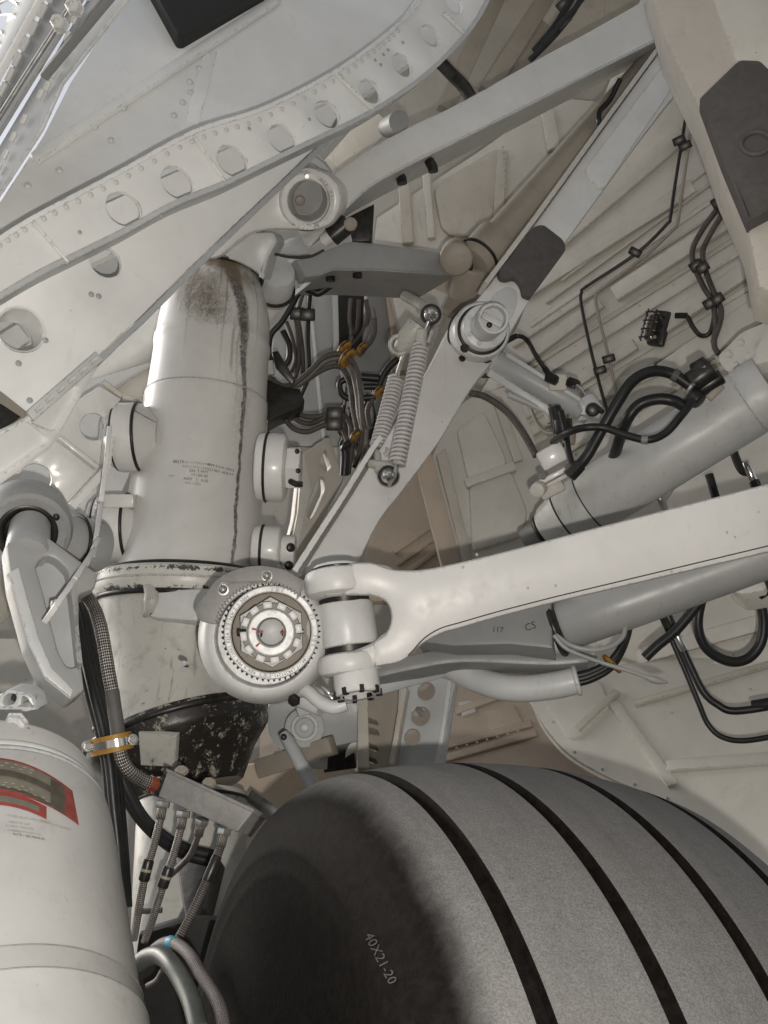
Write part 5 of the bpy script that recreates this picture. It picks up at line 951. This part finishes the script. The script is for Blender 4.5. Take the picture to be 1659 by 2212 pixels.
for k,(x0,y0,x1,y1) in enumerate(((-30,1260,160,1090),(-30,1330,90,1230),(-30,1440,110,1440))): o=bar('back_stay',P(x0,y0,2.8),P(x1,y1,2.8),.09 if k<2 else .16,.05,M['bayw' if k!=1 else 'bay']); tag(o,('pale stay behind the ring joint','lower pale stay beside the triangular arm','broad pale stay behind the foot of the triangular arm')[k],'stay','pale stays behind the triangular arm')
# ================================================================ hose bundle on the lower strut
g='black hoses bundled down the lower strut'
lbls=['outermost black hose of the bundle by the triangular arm','second black hose of the bundle','third black hose of the bundle','black hose of the bundle nearest the braided hose','rear black hose of the bundle']
for k,(ox,r_,dz) in enumerate(((-17,9,0),(-5,9.5,-.02),(7,9,0),(18,8,.01),(2,9,.04))):
    hose([(158+ox*.5,1288,2.05+dz),(172+ox*.9,1340,2.0+dz),(188+ox,1420,1.96+dz),(207+ox*.9,1500,1.92+dz),(226+ox*.7,1580,1.9+dz),(240+ox*.7,1650,1.88+dz),(249+ox*.7,1740,1.86+dz),(258+ox*.6,1830,1.84+dz),(268+ox*.5,1960,1.8+dz)],r_,'hose',lbls[k],g,n=12)
bh=hose([(160,1268,2.02),(182,1283,1.98),(203,1312,1.94),(217,1352,1.91),(226,1400,1.89),(235,1455,1.87),(244,1505,1.86),(251,1560,1.85),(256,1600,1.85),(264,1640,1.85),(282,1668,1.86),(310,1686,1.88),(345,1697,1.9)],13.5,'braid','thick steel braided hose clamped to the bundle',None,n=20,sm=8)
tube('rubber_sleeve',PT([(242,1492,1.862),(247,1530,1.852),(252,1562,1.848),(256,1592,1.848)],6),px(15.5,1.855),M['pad'],bh,20)
cyl('end_nut',P(322,1690,1.885),P(352,1702,1.905),px(17,1.9),M['rustred'],bh,8,.003); cyl('end_collar',P(338,1697,1.89),P(362,1706,1.91),px(21,1.9),M['dark'],bh,12,.003)
cm=thing('cushion_clamp','amber edged metal clamp round the hose bundle','clamp',P(238,1607,1.8)); ca,cb=P(196,1616,1.80),P(290,1596,1.80); cu=(cb-ca).normalized(); cn_=frame_of(CAM-(ca+cb)/2)[2]; ce=cu.cross(cn_)
def band(z,wd,mt,nm,rx,rz):
    bm=bmesh.new(); rows=[]; c=P(240,1607,1.865)
    for k in range(25):
        t=math.pi*2*k/24; p=c+cu*math.cos(t)*rx+cn_*math.sin(t)*rz+ce*z; o_=(cu*math.cos(t)+cn_*math.sin(t)).normalized()
        rows.append([bm.verts.new(v) for v in (p-ce*wd/2,p+ce*wd/2,p+ce*wd/2+o_*.003,p-ce*wd/2+o_*.003)])
    for A_,B_ in zip(rows,rows[1:]):
        for k in range(4): bm.faces.new((A_[k],A_[(k+1)%4],B_[(k+1)%4],B_[k]))
    bmesh.ops.recalc_face_normals(bm,faces=bm.faces); return obj(nm,bm,M[mt],cm,40)
band(0,.034,'yellow','rubber_cushion',.040,.045); band(0,.015,'chrome','metal_band',.042,.047)
for x,y in ((190,1612),(286,1598)): cyl('clamp_lug',P(x,y,1.87),P(x,y,1.84),px(13,1.85),M['zinc'],cm,14,.003); bolt(P(x,y,1.84),CAM-P(x,y,1.84)+RM@Vector((.6,0,.2)),.008,M['steel'],cm,'bolt',.9,6)
for k in range(2): hose([(240+10*k,1640,2.02),(262+10*k,1700,2.02),(300+8*k,1765,2.03),(350,1815-10*k,2.05),(400,1845-12*k,2.08),(460,1862-14*k,2.1)],13,'hose',('lower','upper')[k]+' thick black hose curving behind the manifold box','black hoses behind the manifold box',n=14)
# ================================================================ manifold box and its hoses
PM=lpl((352,1692,1.86),(530,1774,1.80)); mbx=thing('manifold_box','grey box with four braided hoses leaving its underside','manifold box',PM.at(440,1730))
plate('box_body',PM,rp([(362,1664),(548,1752),(512,1797),(341,1720)],3),.085,M['zinc'],mbx,bev=.003); plate('lid_lip',PM,[(361,1660),(551,1748),(549,1757),(360,1668)],.10,M['zinc'],mbx,lift=.006,bev=.002)
for x,y in ((392,1666),(452,1692)): bolt(P(x,y,1.91),RM@Vector((.2,-.5,1)),.012,M['brown'],mbx,'bolt',.5,8); 
g='braided hoses leaving the manifold box'
for k,l in enumerate(([(352,1736,1.87),(345,1775,1.86),(330,1835,1.85),(316,1880,1.84),(306,1930,1.83),(296,1985,1.82),(288,2030,1.82)],[(396,1757,1.86),(388,1800,1.85),(374,1850,1.84),(358,1895,1.83),(342,1945,1.82),(328,1990,1.81),(312,2035,1.81)],[(436,1774,1.85),(428,1805,1.85),(412,1845,1.86),(390,1870,1.88),(368,1890,1.9)],[(485,1795,1.83),(476,1830,1.82),(458,1876,1.80),(430,1940,1.78),(405,1992,1.76),(384,2030,1.75)])):
    o=hose(l,(8.5,8.5,7,9.5)[k],'braidd' if k>1 else 'braid',('braided hose at the outer end of the manifold box','second braided hose from the outer end of the manifold','short bent braided hose from the manifold box','braided hose at the tyre end of the manifold box')[k],g,n=14)
    a_=P(*l[0]); b_=P(*l[1]); u_=(b_-a_).normalized(); cyl('hex_nut',a_-u_*.005,a_+u_*.008,px(16,1.85),M['steel'],o,6,.002); cyl('hose_ferrule',a_+u_*.008,a_+u_*.03,px(10.5,1.85),M['braidd'],o,12,.002)
    if k<2: q=P(*l[3]); v_=(P(*l[4])-P(*l[2])).normalized(); cyl('clip_band',q-v_*.02,q+v_*.02,px(12,1.84),M['dark'],o,12,.003); cyl('clip_stripe',q-v_*.003,q+v_*.003,px(12.4,1.84),M['brown'],o,12,.001)
    if k==3: q=P(*l[2]); v_=(P(*l[3])-P(*l[1])).normalized(); cyl('coupler',q-v_*.025,q+v_*.025,px(11,1.8),M['dark'],o,12,.003)
hose([(300,2080,1.62),(322,2066,1.60),(348,2064,1.57),(372,2085,1.53),(395,2122,1.49),(416,2170,1.44),(432,2230,1.38)],19,'hoseg','fat grey green hose curving down out of sight by the tyre',None,n=20)
ph=hose([(320,2070,1.64),(338,2048,1.62),(362,2036,1.60),(386,2042,1.57),(412,2066,1.53),(436,2108,1.49),(458,2142,1.46),(476,2180,1.42),(486,2240,1.38)],12.5,'hosep','mauve braided hose with a blue tape ring by the tyre',None,n=20)
q=P(372,2036,1.588); v_=(P(386,2042,1.57)-P(362,2036,1.6)).normalized(); cyl('tape_ring',q-v_*.009,q+v_*.009,px(13.6,1.59),M['blue'],ph,20,.001)
hose([(292,1968,1.9),(320,1968,1.9),(350,1966,1.9)],6,'braidd','short horizontal braided hose between strut and bundle')
hose([(318,2130,1.75),(338,2118,1.74),(352,2095,1.72)],6,'braidd','short braided hose end low beside the big bottle')
cyl_d=plate('black_filler_card',flat(380,2050,1.98),[(300,2020),(420,1985),(520,1990),(620,2300),(260,2300)],.02,M['black']); tag(cyl_d,'flat black card filling in the dark behind the lowest hoses','filler card')  # black card added in place of the darkness behind the hoses
# ================================================================ gas bottle, lower left
gb=thing('shock_cylinder','big pale cylinder with a red bordered label in the lower corner','cylinder',P(-40,1900,1.35)); a=P(-56,1640,1.62); b=P(-36,2500,1.13); u=(b-a).normalized(); L=(b-a).length; dd=lambda y:(P(0,y,1.4)-P(0,1545,1.4))
tw=CAM-(a+b)/2; tw=(tw-u*tw.dot(u)).normalized()
def gt(y):                       # distance along the axis seen at height y
    lo,hi=-.6,L+.4
    for _ in range(40):
        m=(lo+hi)/2; v=RM.transposed()@(a+u*m+tw*.2-CAM); yy=CY-v.z/v.y*F
        if yy<y: lo=m
        else: hi=m
    return lo
rr=.2035
cb_=lathe('cylinder_body',a,b,[(gt(1536),rr*.80),(gt(1540),rr*.90),(gt(1548),rr*.925),(gt(1580),rr*.93),(gt(1592),rr*.91),(gt(1600),rr*.925),(gt(1622),rr*.985),(gt(1650),rr*.995),(gt(1700),rr*.997),(gt(1780),rr),(gt(2050),rr),(gt(2056),rr*1.003),(gt(2064),rr*1.014),(gt(2108),rr*1.016),(gt(2114),rr*1.024),(gt(2420),rr*1.03)],M['gas'],gb,120,(True,True),24)
CB=bvh(cb_)
ringt('body_seam',a+u*gt(2058),u,rr*1.010,.0008,M['greyd'],gb,100,6); ringt('body_seam',a+u*gt(2111),u,rr*1.022,.0008,M['greyd'],gb,100,6); ringt('collar_seam',a+u*gt(1612),u,rr*.96,.004,M['grey'],gb,100,8)
pl_=flat(40,1510,1.40); plate('top_lug',pl_,rp([(-30,1535,3),(-5,1502),(20,1489),(52,1494),(68,1504),(78,1535,3)],8),.05,M['grey'],gb,holes=[rp([(5,1520),(12,1500),(30,1498),(34,1508),(28,1520),(14,1524)],4),rp([(46,1525),(48,1506),(60,1503),(70,1512),(68,1526),(54,1530)],4)],bev=.005)
plate('lug_back',pl_,rp([(-30,1540),(-5,1504),(50,1496),(74,1540)],6),.02,M['dark'],gb,lift=-.03)
bc=hit(CB,36,1560,.0) or P(36,1560,1.5); bolt(bc,RM@Vector((0,-1,-.35)),.016,M['joint'],gb,'bolt',.7,6); ringt('rim_shoulder',a+u*gt(1596),u,rr*.905,.010,M['greyl'],gb,100,10)
# printed label: follows the cylinder's own circumference
def cyp(xa,ya):
    return (xa,ya)
def arc(y0,s): # curved line across the cylinder as it appears
    return lambda x: y0+s*((x+36)/300.0)**2*110
def lab(x0,x1,yt,yb,ct,cb2,mt,off=.0008,nx=16,ny=3):
    def f(s,t):
        x=x0+(x1-x0)*s; A_=yt+ct*((x+20)/180)**2; B_=yb+cb2*((x+20)/180)**2; return (x+ (14*t if x1>150 else 0)*s,A_+(B_-A_)*t)
    return decal('label_patch',CB,f,M[mt],gb,nx,ny,off)
lab(-60,156,1637,1712,75,75,'red',.0007,26,8); lab(-60,100,1710,1739,75,72,'red',.0008,20,4)
lab(-60,116,1642,1705,75,75,'oliveg',.0013,24,5); lab(-60,116,1662,1676,75,75,'olive',.0019,20,2); lab(-60,108,1699,1705,75,75,'olive',.0019,20,2)
lab(108,138,1645,1704,75,75,'olive',.0022,6,5); lab(-60,84,1719,1732,75,73,'oliveg',.0014,16,2)
for y0,xs in ((1648,(-10,10,30,48,64)),(1655,(0,22,40,60)),(1690,(-8,8,24,44,62)),(1696,(4,30,52,88)),(1700,(14,36,70,96))):
    for x in xs: lab(x,x+7,y0,y0+1.3,75,75,'goldd',.0028,2,1)
def on_cyl(cx,cy,rot):
    ca,sa=math.cos(rot),math.sin(rot)
    def f(x,y): return hit(CB,cx+x*ca+y*sa,cy+x*sa-y*ca+.0012*x*abs(x)*.4,.0008) or P(cx,cy,1.3)
    return f
for s,x,y,rt,sz,mt in (('CLOSE VALVE AFTER SERVICE',62,1772,.16,7.2,'inkf'),('1 REMOVE CAP',40,1781,.12,7.2,'inkf'),('OPEN VALVE SLOWLY',120,1786,.28,7,'inkf'),('2 CHECK PRESSURE',42,1790,.12,7,'inkf'),('PSI GAGE',30,1798,.10,7,'inkf'),('REFILL WITH DRY AIR',56,1801,.14,6.6,'inkf'),('NOTE 1 SEE MANUAL',62,1810,.15,7.4,'ink')): text('lettering',s,sz,on_cyl(x,y,rt),M[mt],gb)
# ================================================================ tyre
ty=(RM@Vector((math.cos(-.146)*math.sin(1.1737),math.cos(-.146)*math.cos(1.1737),math.sin(-.146)))).normalized()
TC=CAM+RM@Vector((-.05204,1.22737,-.95644)); TR=.62
TO=TC+ty*.205
prof=[]; 
def rad(s):
    q=abs(s); return TR*(1-.10*max(0,q/.30)**2.6*.55) if q<.24 else None
gro=[-.205,-.070,.065,.200]; pts_=[(.30-.55*.0-.02,.30)]
sec=[]; s=-.235
ss=sorted([-.240+.004*k for k in range(121)]+[gx+q for gx in gro for q in (-.0105,-.0102,-.0086,.0086,.0102,.0105)])
for s in ss:
    r=TR+.004-.030*(abs(s)/.24)**2.2; g_=0
    for gx in gro:
        q=abs(s-gx)
        if q<.0086: r-=.010; g_=1
        elif q<.01025: r-=.010*max(0,.0102-q)/.0016; g_=1
    sec.append((s,r,g_))
sh=[(-.262,.582),(-.282,.563),(-.296,.541),(-.306,.515),(-.310,.500),(-.3118,.496),(-.3115,.490),(-.3115,.470),(-.3128,.465),(-.312,.459),(-.311,.44),(-.310,.40),(-.309,.36),(-.308,.30),(-.307,.24),(-.306,.16)]
full=[(s,r,0) for s,r in sh[::-1]]+sec+[(-s,r,0) for s,r in sh]
bm=bmesh.new(); lathe_bm(bm,TO,TO+ty,[(s,r) for s,r,_ in full],220,(False,False))
tyre=thing('tyre','big grooved aircraft tyre with dusty grey tread and black sidewall','tyre',TO)
lay=bm.verts.layers.float.new('groove')
bm.verts.ensure_lookup_table()
for i,v in enumerate(bm.verts): v[lay]=full[min(i//220,len(full)-1)][2]
tread=obj('tyre_carcass',bm,M['tyre'],tyre,40,weld=False)
rimo=lathe('wheel_rim',TO+ty*-.30,TO+ty*.30,[(0.02,.0),(.02,.14),(.002,.16),(.598,.16),(.58,.14),(.58,.0)],M['black'],tyre,64,(False,False))
TB=bvh(tread)
def on_tyre(cx,cy,rot):
    ca,sa=math.cos(rot),math.sin(rot)
    def f(x,y): return hit(TB,cx+x*ca+y*sa,cy+x*sa-y*ca,.0009) or P(cx,cy,1.0)
    return f
text('lettering','40X21-20',30,on_tyre(815,2075,R(63)),M['chalk'],tyre)
# ================================================================ braided hose cluster behind the strut
def T5(l,d): return [(570.4+x/4,604.9+y/4,d) for x,y in l]
g='dark braided hoses clustered behind the strut'
cl_=[([(400,90),(385,300),(378,500),(388,800),(335,960),(255,1130)],3.15,5,'hose','outer vertical hose on the grey panel'),
([(335,110),(292,280),(312,450),(335,650),(332,850),(290,900)],3.17,5,'braidd','second vertical hose on the grey panel'),
([(255,300),(292,480),(302,700),(265,850)],3.17,5,'braidd','third vertical hose on the grey panel'),
([(190,360),(240,500),(270,680),(230,800)],3.17,5,'braidd','innermost vertical hose on the grey panel'),
([(320,70),(160,350),(60,470),(36,620),(70,720)],3.1,7,'hose','black hose along the edge of the grey panel'),
([(160,440),(215,560),(215,680),(160,760)],3.12,7,'hose','bent black hose beside the black box'),
([(40,830),(120,905),(250,900),(400,780),(500,680),(600,640),(700,655),(790,750),(830,950),(850,1200),(872,1300)],2.95,6,'braidd','long braided hose arching over from the black box'),
([(70,850),(150,925),(270,915),(410,810),(510,720),(610,680),(690,690),(760,790),(800,960),(820,1150),(850,1290)],2.98,6,'braid','braided hose just under the longest arch'),
([(110,890),(200,930),(330,890),(480,790),(600,745),(680,770),(740,900),(765,1100),(805,1290)],3.0,6,'braidd','lowest braided hose of the arch'),
([(270,1130),(350,1178),(460,1180),(560,1155),(640,1152),(720,1200),(752,1300),(745,1500),(725,1680)],2.95,6,'braidd','upper of the sagging hoses below the black box'),
([(230,1150),(300,1218),(400,1240),(520,1190),(600,1165),(660,1180)],2.95,6,'braidd','middle of the sagging hoses below the black box'),
([(160,1175),(250,1280),(370,1312),(480,1270),(580,1238),(640,1250),(700,1330),(722,1450),(712,1680)],2.93,6,'braidd','lowest of the sagging hoses below the black box'),
([(700,860),(655,890),(660,960),(700,1010),(790,1025),(960,1010)],3.05,7,'hose','black looped hose beside the springs'),
([(840,838),(990,850)],3.1,9,'hose','upper thick black stub behind the springs'),([(860,922),(1000,920)],3.1,7,'hose','lower thin black stub behind the springs'),
([(1160,680),(1090,740),(1020,840),(980,950),(920,1040)],3.1,8,'hose','black hose crossing behind the springs'),
([(960,960),(930,1040),(895,1120),(905,1230),(930,1280)],3.05,6,'braidd','short braided hose dropping behind the springs'),
([(745,160),(735,330),(750,500),(700,640)],3.58,5,'braid','first hose inside the dark opening'),([(820,170),(805,400),(745,490)],3.58,5,'braidd','second hose inside the dark opening'),([(880,170),(900,330),(840,460),(760,560)],3.55,5,'braidd','third hose inside the dark opening'),([(935,250),(950,380),(900,520),(790,650)],3.52,6,'braid','hose crossing the mouth of the dark opening'),([(955,330),(950,480),(850,620),(780,680)],3.48,5,'braidd','outermost hose at the mouth of the dark opening'),
([(880,1290),(872,1450),(850,1560),(810,1650)],2.95,6,'braid','braided hose running down to the triangular bracket'),([(850,1290),(838,1420),(820,1520),(770,1620)],2.97,6,'braidd','braided hose beside the lowest one'),([(800,1290),(770,1400),(760,1500),(790,1600)],2.97,6,'braidd','braided hose behind the lower clamp'),([(690,1430),(700,1530),(690,1690)],2.92,10,'hose','thick black hose at the foot of the cluster'),
([(575,40),(470,110),(420,90),(330,60)],3.1,9,'hose','black cable under the horizontal link')]
for l,d,r_,mt,lb_ in cl_: hose(T5(l,d),r_,mt,lb_,g,n=10,sm=5)
def t5(x,y,d): return P(570.4+x/4,604.9+y/4,d)
bbx=thing('junction_box','black cable junction box behind the strut edge','junction box',t5(180,1000,2.95)); plate('box_front',Pl((590,850,2.9),(650,870,2.9),(600,890,2.88)),[(570+x/4,605+y/4) for x,y in ((-20,820),(90,880),(200,925),(312,935),(352,1030),(312,1105),(130,1172),(30,1225),(-20,1100))],.07,M['dark'],bbx,bev=.006); plate('strap_bar',Pl((590,750,2.92),(640,820,2.92),(600,760,2.92)),[(570+x/4,605+y/4) for x,y in ((70,620),(120,610),(270,860),(240,905),(100,760))],.02,M['dark'],bbx); tube('white_plug',[t5(40,700,2.9),t5(55,820,2.9)],.014,M['bay'],bbx,10)
for k,(x,y,rx,d) in enumerate(((690,585,26,2.96),(715,665,34,2.92),(845,585,20,3.45),(990,960,16,3.0),(785,1340,14,2.93),(705,1435,16,2.9))):
    o=thing('amber_clamp',('upper amber clamp on the hose cluster','largest amber clamp at the top of the hose arch','amber clamp on the hose leaving the dark opening','amber clamp behind the short spring','small amber clamp low in the hose cluster','dull clamp at the foot of the hose cluster')[k],'clamp',t5(x,y,d),'clamps on the hose cluster'); c=t5(x,y,d); mt='yellow' if k<5 else 'dark'
    ringt('band',c+RM@Vector((0,.02,0)),RM@Vector((.6,-.2,-.5)),rx/4/F*d*2.2,.010,M[mt],o,22,8); ringt('metal_strip',c+RM@Vector((0,.02,0)),RM@Vector((.6,-.2,-.5)),rx/4/F*d*2.2+.004,.006,M['dark'],o,22,8)
for k,(x,y,d) in enumerate(((285,290,3.12),(375,300,3.12),(610,1155,2.9),(605,1245,2.9))):
    o=box('hose_clip',t5(x,y,d),*frame_of(CAM-t5(x,y,d)),.05,.04,.03,M['dark'],None,.006); tag(o,('clip on the inner vertical hose','clip on the outer vertical hose','clip holding the two upper sagging hoses','clip holding the lowest sagging hose')[k],'clip','clips on the hose cluster')

rnd=random.Random(5)
for k in range(16):
    x0_=rnd.uniform(690,960); y0_=rnd.uniform(880,1180); l=[(x0_,y0_),(x0_+rnd.uniform(-60,90),y0_+rnd.uniform(80,160)),(x0_+rnd.uniform(-90,60),y0_+rnd.uniform(200,330)),(x0_+rnd.uniform(-40,40),y0_+rnd.uniform(380,480))]
    hose(T5(l,3.12+.02*(k%5)),rnd.choice((3,3.5,4.5)),rnd.choice(('hose','braidd','dark')),'thin dark hose tangled among the others behind the coil springs','thin dark hoses tangled behind the springs',n=8,sm=4)
